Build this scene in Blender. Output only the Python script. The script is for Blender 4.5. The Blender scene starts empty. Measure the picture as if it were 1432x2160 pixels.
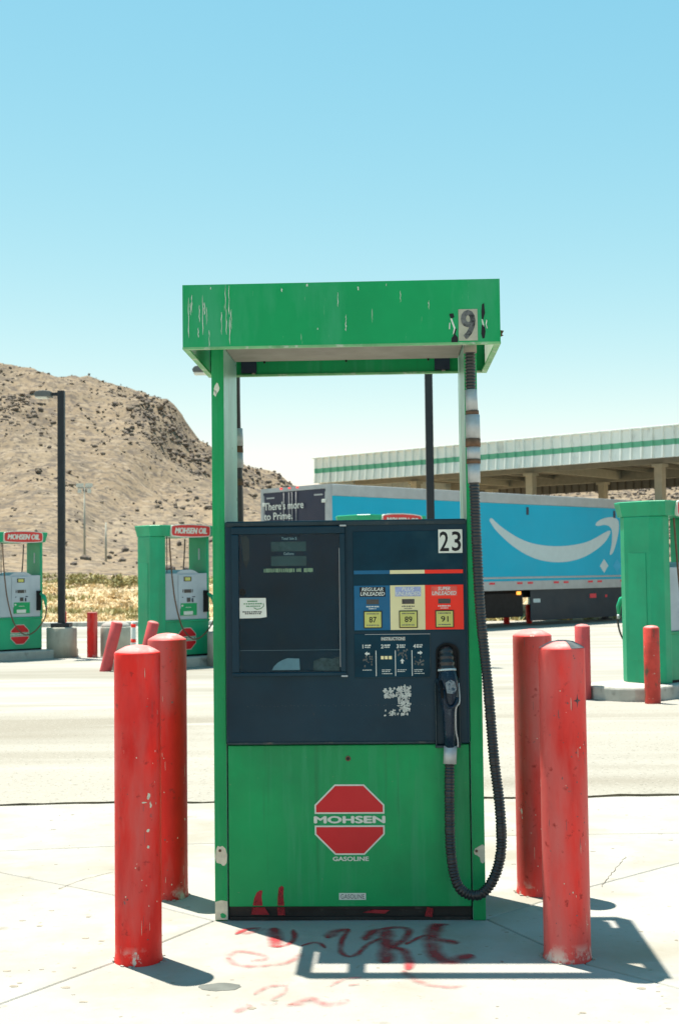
import bpy, bmesh, math, random
from mathutils import Vector, Matrix, noise
from mathutils.geometry import tessellate_polygon
R = math.radians
random.seed(7)
S = bpy.context.scene
C = S.collection

# ------------------------------------------------------------------ camera, sky, sun, exposure
SUN = Vector((-0.19, 0.20, 1.0)).normalized()          # direction towards the sun
cd = bpy.data.cameras.new('camera'); cam = bpy.data.objects.new('camera', cd); C.objects.link(cam)
cd.sensor_fit = 'VERTICAL'; cd.sensor_height = 36.0; cd.lens = 45.0
cd.clip_start = 0.05; cd.clip_end = 9000
cam.matrix_world = Matrix.Translation((0, 0, 1.4)) @ Matrix.Rotation(R(90 + 2.714), 4, 'X') @ Matrix.Rotation(R(-0.68), 4, 'Z')
cd.dof.use_dof = True; cd.dof.focus_distance = 5.05; cd.dof.aperture_fstop = 8.0
S.camera = cam
S.view_settings.view_transform = 'Standard'; S.view_settings.look = 'None'
S.view_settings.gamma = 1.0; S.view_settings.exposure = 1.28
S.view_settings.use_curve_mapping = False

W = bpy.data.worlds.new('World'); S.world = W; W.use_nodes = True
nt = W.node_tree; nt.nodes.clear()
sky = nt.nodes.new('ShaderNodeTexSky'); sky.sky_type = 'NISHITA'; sky.sun_disc = False
sky.sun_elevation = math.asin(SUN.z); sky.sun_rotation = math.atan2(SUN.x, SUN.y)
sky.altitude = 900; sky.air_density = 1.0; sky.dust_density = 0.4; sky.ozone_density = 1.0
bg = nt.nodes.new('ShaderNodeBackground'); bg.inputs[1].default_value = 0.10
wo = nt.nodes.new('ShaderNodeOutputWorld')
sep = nt.nodes.new('ShaderNodeSeparateColor'); comb = nt.nodes.new('ShaderNodeCombineColor')     # film response of the sky, one curve per channel
nt.links.new(sky.outputs[0], sep.inputs[0])
for i, (p_, g_) in enumerate(((1.30, .615), (.60, 1.53), (.30, 2.24))):
    pw = nt.nodes.new('ShaderNodeMath'); pw.operation = 'POWER'; pw.inputs[1].default_value = p_
    mu = nt.nodes.new('ShaderNodeMath'); mu.operation = 'MULTIPLY'; mu.inputs[1].default_value = g_
    nt.links.new(sep.outputs[i], pw.inputs[0]); nt.links.new(pw.outputs[0], mu.inputs[0]); nt.links.new(mu.outputs[0], comb.inputs[i])
nt.links.new(comb.outputs[0], bg.inputs[0]); nt.links.new(bg.outputs[0], wo.inputs[0])

sl = bpy.data.lights.new('sun', 'SUN'); sl.energy = 4.4; sl.angle = R(0.53); sl.color = (1.0, 0.955, 0.87)
so = bpy.data.objects.new('sun', sl); C.objects.link(so)
so.rotation_euler = (-SUN).to_track_quat('-Z', 'Y').to_euler(); so.location = (0, 0, 60)

# ------------------------------------------------------------------ materials
def mat(name, col, rough=.5, metal=0., var=.10, vs=5., bump=0., bs=60., layers=(), spec=.28, rvar=.08, ldet=5., emit=None, stretch=None):
    """Principled material: base colour, soft tone variation, then layers of (colour, scale, lo, hi, stretch, zlo, zhi)."""
    m = bpy.data.materials.new(name); m.use_nodes = True
    n = m.node_tree.nodes; l = m.node_tree.links; n.clear()
    out = n.new('ShaderNodeOutputMaterial'); b = n.new('ShaderNodeBsdfPrincipled'); l.new(b.outputs[0], out.inputs[0])
    b.inputs['Metallic'].default_value = metal; b.inputs['Specular IOR Level'].default_value = spec
    tc = n.new('ShaderNodeTexCoord'); oi = n.new('ShaderNodeObjectInfo')
    sc = n.new('ShaderNodeVectorMath'); sc.operation = 'SCALE'; sc.inputs[0].default_value = (31, 17, 23); l.new(oi.outputs['Random'], sc.inputs['Scale'])
    ad = n.new('ShaderNodeVectorMath'); ad.operation = 'ADD'; l.new(tc.outputs['Object'], ad.inputs[0]); l.new(sc.outputs[0], ad.inputs[1])
    def nz(scale, st=None, det=4., rgh=.6):
        mp = n.new('ShaderNodeMapping'); l.new(ad.outputs[0], mp.inputs[0])
        if st: mp.inputs['Scale'].default_value = st
        t = n.new('ShaderNodeTexNoise'); t.inputs['Scale'].default_value = scale; t.inputs['Detail'].default_value = det
        t.inputs['Roughness'].default_value = rgh; l.new(mp.outputs[0], t.inputs['Vector']); return t.outputs['Fac']
    def rng(src, a, b_, c=0., d=1.):
        r = n.new('ShaderNodeMapRange'); r.inputs[1].default_value = a; r.inputs[2].default_value = b_
        r.inputs[3].default_value = c; r.inputs[4].default_value = d; l.new(src, r.inputs[0]); return r.outputs[0]
    def mix(fac, a, bcol, blend='MIX'):
        x = n.new('ShaderNodeMix'); x.data_type = 'RGBA'; x.blend_type = blend
        if isinstance(fac, float): x.inputs[0].default_value = fac
        else: l.new(fac, x.inputs[0])
        for s, v in ((6, a), (7, bcol)):
            if hasattr(v, 'links'): l.new(v, x.inputs[s])
            else: x.inputs[s].default_value = (*v, 1)
        return x.outputs[2]
    n1 = nz(vs, stretch)
    lo = tuple(max(0, c * (1 - var)) for c in col); hi = tuple(min(1, c * (1 + var)) for c in col)
    colr = mix(rng(n1, .3, .7), lo, hi)
    for ly in layers:
        c2, s2, a, b2 = ly[:4]; st = ly[4] if len(ly) > 4 else None
        f = rng(nz(s2, st, ldet), a, b2)
        if len(ly) > 6:
            sp = n.new('ShaderNodeSeparateXYZ'); l.new(tc.outputs['Object'], sp.inputs[0])
            g = rng(sp.outputs[2], ly[5], ly[6]); mu = n.new('ShaderNodeMath'); mu.operation = 'MULTIPLY'
            l.new(f, mu.inputs[0]); l.new(g, mu.inputs[1]); f = mu.outputs[0]
        colr = mix(f, colr, c2)
    l.new(colr, b.inputs['Base Color'])
    l.new(rng(nz(vs * 2.3), .3, .7, max(.02, rough - rvar), min(1, rough + rvar)), b.inputs['Roughness'])
    if bump:
        bp = n.new('ShaderNodeBump'); bp.inputs['Strength'].default_value = min(1, bump); bp.inputs['Distance'].default_value = .01 if bs > 20 else .05
        l.new(nz(bs, None, 6.), bp.inputs['Height']); l.new(bp.outputs[0], b.inputs['Normal'])
    if emit:
        b.inputs['Emission Color'].default_value = (*emit[:3], 1); b.inputs['Emission Strength'].default_value = emit[3]
    return m

def paint_mat(name, col, lo, hi, scale):
    """spray paint: broken up by noise so the ground shows through"""
    m = bpy.data.materials.new(name); m.use_nodes = True
    n = m.node_tree.nodes; l = m.node_tree.links; n.clear()
    out = n.new('ShaderNodeOutputMaterial'); b = n.new('ShaderNodeBsdfPrincipled'); t = n.new('ShaderNodeBsdfTransparent'); x = n.new('ShaderNodeMixShader')
    b.inputs['Base Color'].default_value = (*col, 1); b.inputs['Roughness'].default_value = .8
    tc = n.new('ShaderNodeTexCoord'); nz = n.new('ShaderNodeTexNoise'); nz.inputs['Scale'].default_value = scale; nz.inputs['Detail'].default_value = 6
    r = n.new('ShaderNodeMapRange'); r.inputs[1].default_value = lo; r.inputs[2].default_value = hi
    at = n.new('ShaderNodeAttribute'); at.attribute_name = 'cover'
    mu = n.new('ShaderNodeMath'); mu.operation = 'MULTIPLY'
    l.new(tc.outputs['Object'], nz.inputs['Vector']); l.new(nz.outputs['Fac'], r.inputs[0]); l.new(r.outputs[0], mu.inputs[0]); l.new(at.outputs['Fac'], mu.inputs[1])
    l.new(mu.outputs[0], x.inputs[0]); l.new(t.outputs[0], x.inputs[1]); l.new(b.outputs[0], x.inputs[2]); l.new(x.outputs[0], out.inputs[0])
    return m

def glass_mat(name):
    m = bpy.data.materials.new(name); m.use_nodes = True
    n = m.node_tree.nodes; l = m.node_tree.links; n.clear()
    out = n.new('ShaderNodeOutputMaterial'); g = n.new('ShaderNodeBsdfGlossy'); t = n.new('ShaderNodeBsdfTransparent'); x = n.new('ShaderNodeMixShader')
    g.inputs['Roughness'].default_value = .12; t.inputs[0].default_value = (.72, .86, .90, 1)
    lw = n.new('ShaderNodeFresnel'); lw.inputs[0].default_value = 1.22
    l.new(lw.outputs[0], x.inputs[0]); l.new(t.outputs[0], x.inputs[1]); l.new(g.outputs[0], x.inputs[2]); l.new(x.outputs[0], out.inputs[0])
    return m

GREEN = (.005, .295, .090)
M = dict(
    green=mat('green_paint', GREEN, .5, var=.10, vs=2.5, bump=.06, bs=140, spec=.25, layers=(((.012, .22, .075), 2.2, .48, .74), ((.04, .30, .13), 6., .52, .75, (2.5, 1, .18)), ((.014, .17, .06), 8., .60, .80, (3, 1, .12)), ((.11, .26, .12), 55., .70, .76))),
    green_fascia=mat('green_fascia_paint', GREEN, .5, var=.12, vs=2., bump=.06, bs=120, spec=.22,
                     layers=(((.045, .33, .15), 5., .5, .75, (1, 1, .25)), ((.30, .42, .30), 42., .68, .74, (2.2, 1, .16)))),
    inner=mat('sky_sheen_inner_green', (.30, .52, .42), .35, metal=.25, var=.16, vs=3., stretch=(1, 1, .35), layers=(((.30, .30, .22), 14., .62, .75, (2, 2, .3)),)),  # inner post faces: grazing sky reflection painted in as a paler tone
    ceiling=mat('ceiling_grey', (.24, .215, .18), .6, var=.15),
    white_in=mat('white_inner_panel', (.70, .70, .64), .5),
    lip=mat('lip_green', (.16, .40, .17), .45, var=.2, vs=9., layers=(((.5, .52, .42), 20., .55, .7),)),
    chip=mat('bare_primer', (.56, .52, .40), .7, var=.15, vs=30., bump=.3, bs=90, layers=(((.30, .22, .14), 40., .62, .72),)),
    bird=mat('bird_dropping', (.62, .64, .55), .8, var=.2, vs=40.),
    console=mat('console_plastic', (.002, .026, .044), .38, var=.25, vs=2.2, bump=.05, bs=220, rvar=.1,
                spec=.22, layers=(((.004, .034, .052), 4., .5, .75), ((.035, .04, .04), 18., .68, .8))),
    console_edge=mat('console_edge', (.016, .034, .042), .45, var=.2, layers=(((.09, .085, .07), 16., .58, .74),)),
    recess=mat('recess_plastic', (.001, .030, .050), .5, spec=.15, var=.3, vs=5., layers=(((.012, .045, .058), 7., .56, .8),)),
    screen=mat('lcd_screen', (.075, .125, .115), .25, var=.15, vs=10.),
    lcd_dark=mat('lcd_dark', (.06, .055, .05), .3),
    glass=glass_mat('window_glass'),
    paper=mat('sticker_paper', (.66, .66, .58), .7, var=.08, vs=14.),
    torn=mat('torn_paper', (.46, .47, .47), .8, var=.1, vs=20.),
    oldplate=mat('aged_plate', (.40, .38, .29), .7, var=.14, vs=30.),
    residue=mat('sticker_residue', (.46, .47, .43), .8, var=.3, vs=60.),
    ink=mat('black_ink', (.012, .012, .014), .6),
    grey_ink=mat('grey_ink', (.12, .12, .11), .7, var=.5, vs=40.),
    green_ink=mat('green_ink', (.10, .25, .12), .7),
    number=mat('worn_number', (.13, .13, .125), .7, var=.45, vs=45., layers=(((.03, .03, .03), 30., .5, .62),)),
    white=mat('white_print', (.62, .63, .57), .55, var=.06),
    yellow=mat('yellow_print', (.80, .66, .34), .55),
    blue=mat('blue_panel', (.001, .105, .22), .35, var=.15, vs=6.),
    cream=mat('cream_panel', (.70, .62, .34), .4, var=.05),
    redp=mat('red_panel', (.85, .026, .010), .4, var=.05),
    lilac=mat('faded_heading', (.32, .36, .55), .5, var=.2, vs=30.),
    pink=mat('faded_red_heading', (.74, .10, .07), .5, var=.2, vs=30.),
    button=mat('octane_button', (.52, .50, .14), .45, var=.08, vs=20.),
    bezel=mat('button_bezel', (.035, .030, .018), .5),
    black=mat('black_rubber', (.012, .012, .013), .38, var=.2, vs=20., spec=.6),
    blackm=mat('black_plastic', (.009, .010, .011), .5, spec=.15, var=.3, vs=8.),
    kick=mat('black_kick_plate', (.022, .020, .018), .55, var=.4, vs=6., layers=(((.10, .085, .07), 16., .60, .75),)),
    metal=mat('brushed_metal', (.42, .44, .44), .5, metal=.35, var=.12, vs=24., layers=(((.34, .24, .15), 16., .60, .74),)),
    rust=mat('rust_band', (.13, .075, .045), .7, var=.3, vs=30.),
    nozzle=mat('nozzle_vinyl', (.008, .022, .040), .28, var=.3, vs=12., layers=(((.10, .14, .17), 24., .60, .78),)),
    worn=mat('worn_nozzle_label', (.20, .24, .26), .5, var=.4, vs=60., layers=(((.02, .05, .08), 60., .5, .6),)),
    logored=mat('logo_red', (.55, .014, .018), .45, var=.05),
    logowhite=mat('logo_white', (.62, .62, .54), .5, var=.05),
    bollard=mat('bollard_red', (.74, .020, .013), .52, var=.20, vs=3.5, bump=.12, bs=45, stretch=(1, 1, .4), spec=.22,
                layers=(((.48, .010, .008), 5., .48, .70, (1, 1, .3)), ((.56, .10, .085), 6., .48, .72, (1, 1, .22)), ((.30, .018, .014), 30., .62, .74), ((.55, .11, .11), 3., .40, .70, (1, 1, .5), .78, 1.12), ((.16, .10, .09), 24., .70, .75),  # pink layer near the top is lens-flare tint put into the colour
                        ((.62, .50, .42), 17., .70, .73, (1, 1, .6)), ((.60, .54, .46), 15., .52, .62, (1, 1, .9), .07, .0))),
    bollard_f=mat('faded_flare_bollard_red', (.70, .035, .026), .52, var=.20, vs=3.5, bump=.12, bs=45, stretch=(1, 1, .4), spec=.22,
                layers=(((.48, .010, .008), 5., .48, .70, (1, 1, .3)), ((.55, .13, .115), 5., .42, .68, (1, 1, .22)), ((.30, .018, .014), 30., .62, .74), ((.55, .11, .11), 3., .40, .70, (1, 1, .5), .78, 1.12), ((.16, .10, .09), 24., .70, .75),  # faded patches, plus flare haze painted as pink towards the top
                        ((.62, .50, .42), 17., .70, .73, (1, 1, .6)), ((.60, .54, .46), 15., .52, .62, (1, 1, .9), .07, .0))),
    cap=mat('gloss_paled_red', (.60, .20, .18), .6, var=.18, vs=9., layers=(((.70, .50, .46), 14., .52, .72),)),  # bollard tops: glare of sunlit gloss painted in as pale pink
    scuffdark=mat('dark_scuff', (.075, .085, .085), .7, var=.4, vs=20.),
    redrust=mat('rusty_red_paint', (.52, .05, .035), .6, var=.2, vs=8., bump=.2, bs=40,
                layers=(((.13, .065, .04), 9., .56, .66, (1, 1, .5)), ((.45, .36, .28), 26., .66, .72))),
    redfade=mat('faded_red_paint', (.52, .075, .075), .65, var=.12, vs=6., layers=(((.22, .10, .10), 16., .60, .75),)),
    concrete=mat('concrete_slab', (.322, .306, .274), .9, spec=.2, var=.05, vs=1.2, bump=.25, bs=70,
                 layers=(((.268, .244, .192), 1.3, .46, .68), ((.25, .215, .15), .8, .62, .76, (.6, 1.4, 1)), ((.235, .21, .16), 30., .64, .74), ((.22, .198, .155), 6., .66, .76), ((.36, .345, .30), 3.1, .56, .70))),
    lot=mat('lot_concrete', (.318, .302, .266), .9, spec=.2, var=.06, vs=.6, bump=.3, bs=40,
            layers=(((.225, .208, .168), .35, .47, .66, (.25, 1.6, 1)), ((.265, .245, .20), 1.3, .48, .66, (.35, 2, 1)), ((.33, .30, .26), 9., .70, .78))),
    asphalt=mat('pale_asphalt', (.30, .278, .232), .92, spec=.2, var=.06, vs=.8, bump=.6, bs=110, ldet=2.5,
                layers=(((.232, .208, .164), .42, .50, .64, (.22, 1.5, 1)), ((.335, .315, .27), .75, .54, .66, (.16, 2.0, 1)), ((.15, .135, .105), 42., .60, .70), ((.36, .34, .29), 50., .60, .70))),
    edgedirt=mat('broken_edge', (.26, .215, .15), .95, var=.5, vs=9.),
    dirt=mat('joint_dirt', (.10, .076, .05), .95, var=.3, vs=12.),
    stain=mat('oil_stain', (.115, .12, .105), .7, var=.25, vs=9.),
    gum=mat('gum_spot', (.25, .215, .165), .8, var=.2, vs=30.),
    kerb=mat('kerb_concrete', (.40, .385, .335), .9, var=.14, vs=5., bump=.5, bs=45, layers=(((.22, .21, .18), 6., .56, .72),)),
    drum=mat('cast_concrete', (.36, .35, .29), .9, var=.12, vs=6., bump=.4, bs=60, layers=(((.26, .25, .20), 4., .55, .75, (1, 1, .3)),)),
    pumpgreen=mat('pump_green', (.007, .31, .145), .42, spec=.35, var=.14, vs=2., layers=(((.02, .24, .11), 3., .52, .72, (1.5, 1.5, .3)),)),
    pumpwhite=mat('pump_white', (.40, .45, .48), .5, var=.08, vs=4.),
    signred=mat('sign_red', (.60, .045, .040), .45),
    sticker_g=mat('sticker_green', (.01, .30, .10), .5),
    lamphead=mat('lamp_head_grey', (.11, .115, .11), .5),
    lamp=mat('lamp_post_bronze', (.018, .022, .026), .45, var=.2),
    lamp_glass=mat('lamp_lens', (.55, .56, .52), .4),
    trailer=mat('trailer_blue', (.001, .35, .51), .42, spec=.2, var=.05, vs=.6),
    navy=mat('trailer_navy', (.022, .028, .052), .4, var=.1, vs=1.),
    rail=mat('aluminium_rail', (.36, .38, .38), .45, metal=.25, var=.1, vs=3.),
    tprint=mat('trailer_grey_print', (.46, .54, .54), .5, var=.04),
    tfaint=mat('trailer_faint_print', (.035, .36, .55), .5),
    skirt=mat('trailer_skirt', (.018, .030, .040), .5, var=.15, vs=1.),
    reflector=mat('red_reflector', (.62, .03, .05), .3),
    amber=mat('amber_marker', (.80, .28, .04), .3, emit=(1., .35, .05, .8)),
    redlamp=mat('red_marker', (.70, .03, .03), .3, emit=(1., .05, .04, .7)),
    rodgrey=mat('lock_rod_grey', (.10, .105, .11), .5),
    tyre=mat('tyre', (.012, .012, .012), .8),
    fwhite=mat('fascia_white', (.72, .73, .66), .5, var=.05, vs=2., layers=(((.46, .47, .42), 3., .56, .74, (1, 1, .3)),)),
    fgreen=mat('fascia_green', (.13, .39, .24), .5, var=.06),
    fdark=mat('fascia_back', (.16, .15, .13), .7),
    cream_steel=mat('cream_steel', (.42, .38, .28), .6, var=.08),
    brown_steel=mat('brown_steel', (.25, .225, .17), .6, var=.12),
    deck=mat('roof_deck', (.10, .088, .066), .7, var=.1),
    desert=mat('desert_sand', (.34, .255, .155), .95, var=.18, vs=.12, bump=.4, bs=3., layers=(((.42, .33, .21), .5, .48, .66, (.4, 1, 1)), ((.22, .185, .09), .35, .52, .68, (.4, 1, 1)))),
    hill=mat('hill_rock', (.192, .144, .094), .97, var=.22, vs=.05, bump=1., bs=1.0, spec=.1,
             layers=(((.225, .175, .118), .07, .5, .68, (1, .4, 1)), ((.12, .095, .068), .16, .53, .66), ((.225, .178, .122), .9, .54, .62), ((.110, .088, .068), .50, .51, .63), ((.25, .198, .14), .8, .55, .66), ((.095, .077, .062), 1.5, .53, .62))),
    rock=mat('dark_rock', (.130, .104, .083), .95, var=.35, vs=.8, layers=(((.18, .14, .10), .25, .42, .60), ((.085, .07, .062), .9, .55, .65))),
    straw=mat('dry_grass', (.66, .51, .30), .9, var=.25, vs=.8),
    olive=mat('olive_scrub', (.33, .29, .13), .9, var=.3, vs=1.5),
    twig=mat('dead_twigs', (.20, .15, .09), .9),
    spray=paint_mat('red_spray_paint', (.36, .018, .024), .12, .62, 16.),
    spray_faint=paint_mat('faint_red_spray', (.42, .05, .05), .30, 1.0, 22.),
)

# ------------------------------------------------------------------ mesh helpers
class MB:
    def __init__(s): s.v = []; s.f = []; s.m = []; s.s = []
    def face(s, idx, mi=0, sm=False): s.f.append(idx); s.m.append(mi); s.s.append(sm)
    def box(s, x0, x1, y0, y1, z0, z1, mi=0):
        b = len(s.v); s.v += [(x0,y0,z0),(x1,y0,z0),(x1,y1,z0),(x0,y1,z0),(x0,y0,z1),(x1,y0,z1),(x1,y1,z1),(x0,y1,z1)]
        for q in ((3,2,1,0),(4,5,6,7),(0,1,5,4),(1,2,6,5),(2,3,7,6),(3,0,4,7)): s.face([b+i for i in q], mi)
        return s
    def prism(s, pts, lo, hi, plane='xz', mi=0, side=None):
        n = len(pts); b = len(s.v)
        def P(p, d): return {'xz': (p[0], d, p[1]), 'xy': (p[0], p[1], d), 'yz': (d, p[0], p[1])}[plane]
        s.v += [P(p, lo) for p in pts] + [P(p, hi) for p in pts]
        s.face([b+i for i in range(n)], mi); s.face([b+n+i for i in reversed(range(n))], mi)
        for i in range(n): j = (i+1) % n; s.face([b+i, b+n+i, b+n+j, b+j], mi if side is None else side)
        return s
    def tube(s, path, rad, seg=10, mi=0, caps=True, mis=None):
        path = [Vector(p) for p in path]; n = len(path); b = len(s.v)
        rads = rad if isinstance(rad, (list, tuple)) else [rad]*n
        up = None
        for i, p in enumerate(path):
            t = (path[min(i+1, n-1)] - path[max(i-1, 0)]).normalized()
            if up is None:
                up = Vector((0, 1, 0)) if abs(t.y) < .9 else Vector((1, 0, 0))
            a = (up - t*up.dot(t)).normalized(); c = t.cross(a); up = a
            for k in range(seg):
                th = 2*math.pi*k/seg; s.v.append(tuple(p + (a*math.cos(th) + c*math.sin(th))*rads[i]))
        for i in range(n-1):
            for k in range(seg):
                k2 = (k+1) % seg; s.face([b+i*seg+k, b+i*seg+k2, b+(i+1)*seg+k2, b+(i+1)*seg+k], mis[i] if mis else mi, True)
        if caps: s.face([b+k for k in reversed(range(seg))], mi); s.face([b+(n-1)*seg+k for k in range(seg)], mi)
        return s
    def lathe(s, prof, seg=24, mi=0, c=(0, 0, 0), smooth=True):
        b = len(s.v); n = len(prof)
        for r, z in prof:
            for k in range(seg):
                th = 2*math.pi*k/seg; s.v.append((c[0]+r*math.cos(th), c[1]+r*math.sin(th), c[2]+z))
        for i in range(n-1):
            for k in range(seg):
                k2 = (k+1) % seg; s.face([b+i*seg+k, b+i*seg+k2, b+(i+1)*seg+k2, b+(i+1)*seg+k], mi, smooth)
        s.face([b+k for k in reversed(range(seg))], mi); s.face([b+(n-1)*seg+k for k in range(seg)], mi)
        return s
    def mesh(s, name, mats, fix=True):
        me = bpy.data.meshes.new(name); me.from_pydata(s.v, [], s.f)
        for m in (mats if isinstance(mats, (list, tuple)) else [mats]): me.materials.append(m)
        me.polygons.foreach_set('material_index', s.m); me.polygons.foreach_set('use_smooth', s.s)
        if fix:
            bm = bmesh.new(); bm.from_mesh(me); bmesh.ops.recalc_face_normals(bm, faces=bm.faces); bm.to_mesh(me); bm.free()
        me.update(); return me
    def build(s, name, mats, parent=None, loc=(0, 0, 0), rz=0., bevel=0., seg=2, fix=True):
        return link(name, s.mesh(name, mats, fix), parent, loc, rz, bevel, seg)

def link(name, me, parent=None, loc=(0, 0, 0), rz=0., bevel=0., seg=2):
    o = bpy.data.objects.new(name, me); C.objects.link(o); o.parent = parent; o.location = loc; o.rotation_euler = (0, 0, rz)
    if bevel:
        b = o.modifiers.new('bevel', 'BEVEL'); b.width = bevel; b.segments = seg; b.limit_method = 'ANGLE'; b.angle_limit = R(40)
    return o

def empty(name, loc, rz=0.):
    o = bpy.data.objects.new(name, None); C.objects.link(o); o.location = loc; o.rotation_euler = (0, 0, rz); o.empty_display_size = .2; return o

def tag(o, label=None, cat=None, group=None, kind=None):
    for k, v in (('label', label), ('category', cat), ('group', group), ('kind', kind)):
        if v: o[k] = v
    return o

def kids(o): return [c for c in bpy.data.objects if c.parent is o]
def copy_tree(o, parent=None):
    c = o.copy(); C.objects.link(c); c.parent = parent
    for k in kids(o): copy_tree(k, c)
    return c

def B(name, m, parent, *a, bevel=0., **k):
    return MB().box(*a).build(name, M[m] if isinstance(m, str) else m, parent, bevel=bevel, **k)

_fc = {}
def text_mesh(txt, name, m, w=None, h=None, cx=0., cz=0., y=0., shear=0., bold=0., depth=.0008, align='C', heavy=0.):
    """lettering as geometry, facing -y, fitted to width w and height h"""
    cu = bpy.data.curves.new('lettering', 'FONT'); cu.body = txt; cu.shear = shear; cu.offset = bold; cu.extrude = .01; cu.resolution_u = 3
    ob = bpy.data.objects.new('lettering', cu); C.objects.link(ob)
    dg = bpy.context.evaluated_depsgraph_get(); dg.update()
    me = bpy.data.meshes.new_from_object(ob.evaluated_get(dg)); bpy.data.objects.remove(ob); bpy.data.curves.remove(cu)
    xs = [v.co.x for v in me.vertices]; ys = [v.co.y for v in me.vertices]
    x0, x1, y0, y1 = min(xs), max(xs), min(ys), max(ys)
    if h is None: h = w*(y1-y0)/(x1-x0)
    if w is None: w = h*(x1-x0)/(y1-y0)
    for v in me.vertices:
        x, yy, z = v.co
        v.co = (cx + ((x-x0)/(x1-x0) - (.5 if align == 'C' else 0))*w, y - (depth if z > 0 else 0), cz + ((yy-y0)/(y1-y0) - .5)*h)
    if heavy:
        nv = len(me.vertices); V = [v.co.copy() for v in me.vertices]; Fs = [list(p.vertices) for p in me.polygons]; me2 = bpy.data.meshes.new(name)
        VV, FF = [], []
        for k, dx in enumerate((0, -heavy, heavy, -heavy*.5, heavy*.5, 1j, -1j)):
            sh = Vector((dx, -depth*.10*k, 0)) if not isinstance(dx, complex) else Vector((0, -depth*.10*k, dx.imag*heavy*.5)); VV += [c+sh for c in V]; FF += [[i+k*nv for i in f] for f in Fs]
        me2.from_pydata(VV, [], FF); bpy.data.meshes.remove(me); me = me2
    me.materials.clear(); me.materials.append(M[m] if isinstance(m, str) else m); me.name = name
    return me
def text(txt, m, parent, name='lettering', **k): return link(name, text_mesh(txt, name, m, **k), parent)

def bars(mb, x0, x1, z, h, y, n, mi=0, gap=.25, d=.0006, rnd=random):
    """a line of print too small to read: a row of short strokes"""
    w = (x1-x0)/n; x = x0
    for i in range(n):
        ww = w*rnd.uniform(.55, 1-gap*.4); mb.box(x, x+ww, y-d, y, z-h*rnd.uniform(.38, .5), z+h*rnd.uniform(.38, .5), mi); x += w

def blob(cx, cz, rx, rz, n=14, jag=.25, rnd=random):
    return [(cx+rx*(1+rnd.uniform(-jag, jag))*math.cos(2*math.pi*i/n), cz+rz*(1+rnd.uniform(-jag, jag))*math.sin(2*math.pi*i/n)) for i in range(n)]

def spline(pts, step):
    P = [Vector(p) for p in pts]; out = []
    for i in range(len(P)-1):
        p0, p1, p2, p3 = P[max(i-1, 0)], P[i], P[i+1], P[min(i+2, len(P)-1)]
        n = max(2, int((p2-p1).length/step))
        for k in range(n):
            t = k/n
            out.append(.5*((2*p1)+(-p0+p2)*t+(2*p0-5*p1+4*p2-p3)*t*t+(-p0+3*p1-3*p2+p3)*t**3))
    out.append(P[-1]); return out

def sstep(a, b, x):
    t = max(0., min(1., (x-a)/(b-a))); return t*t*(3-2*t)
def gz(y): return -.02 - .30*sstep(23, 34, y)             # the lot drops a little towards the truck lane

# ------------------------------------------------------------------ ground
def sheet(name, xs, ys, zf, m, kind='structure', parent=None):
    mb = MB(); nx = len(xs)
    for y in ys:
        for x in xs: mb.v.append((x, y, zf(x, y)))
    for j in range(len(ys)-1):
        for i in range(nx-1): mb.face([j*nx+i, j*nx+i+1, (j+1)*nx+i+1, (j+1)*nx+i], 0, True)
    o = mb.build(name, m, parent, fix=False)
    if kind and not parent: o['kind'] = kind
    return o

ground = sheet('ground', [-120, -60, -20, 0, 20, 60, 120], [-80, -20, 0, 7.99, 8.03] + [8.06 + i*1.5 for i in range(25)], lambda x, y: -.045 if y < 8.01 else gz(y), M['lot'])
MB().box(-16, 16, 7.9, 8.05, -.06, -.0365).build('edge_dirt', M['dirt'], ground)
far_desert = sheet('desert', [-4000, -400, -160, -80, 0, 80, 200, 400, 4000], [-4000, -400, -85, 40, 60, 400, 4000], lambda x, y: -.6, M['desert'])

# concrete slabs round the pump, with open joints between them
pave = empty('pavement', (0, 0, 0)); pave['kind'] = 'structure'
FL, FR = (-.527, 5.25), (.570, 5.23)
jl = [FL, (-.837, 4.707), (-1.132, 4.269), (-3.4, .9)]
jr = [FR, (.862, 4.613), (1.114, 4.345), (3.4, 1.95)]
bl = [FL, (-1.009, 5.685), (-1.63, 6.143), (-2.2, 6.55)]
br = [FR, (1.09, 5.736), (1.597, 6.172), (2.35, 6.86)]
h1 = [(-14, 4.9), (-7, 5.86), (-2.2, 6.55), (-1.19, 6.698), (0.3, 6.82), (1.3, 6.86), (2.35, 6.86), (8, 6.95), (14, 7.0)]
def edge(x): return 7.93 + .05*noise.noise((x*1.1, 3, 0)) + .03*noise.noise((x*5, 7, 0)) + .05*sstep(.5, 1.6, x)
slabs = [
    jl + [(-3.4, -6), (3.4, -6)] + jr[::-1],
    bl + [(-7, 5.86), (-14, 4.9), (-14, -6), (-3.4, -6)] + jl[:0:-1],
    [FR] + jr[1:] + [(3.4, -6), (14, -6), (14, 7.0), (8, 6.95)] + br[:0:-1],
    bl + h1[3:6] + br[::-1],
]
xs_ = [-14, -8.5, -3.1, 3.2, 8.4, 14]
for a, b in zip(xs_[:-1], xs_[1:]):
    low = [(a, None)] + [p for p in h1 if a < p[0] < b] + [(b, None)]
    def hy(x):
        for p, q in zip(h1[:-1], h1[1:]):
            if p[0] <= x <= q[0]: return p[1] + (q[1]-p[1])*(x-p[0])/(q[0]-p[0])
    low = [(p[0], hy(p[0]) if p[1] is None else p[1]) for p in low]
    n = max(3, int((b-a)/.12)); top = [(b + (a-b)*i/n, edge(b + (a-b)*i/n)) for i in range(n+1)]
    slabs.append(low + top)
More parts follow.
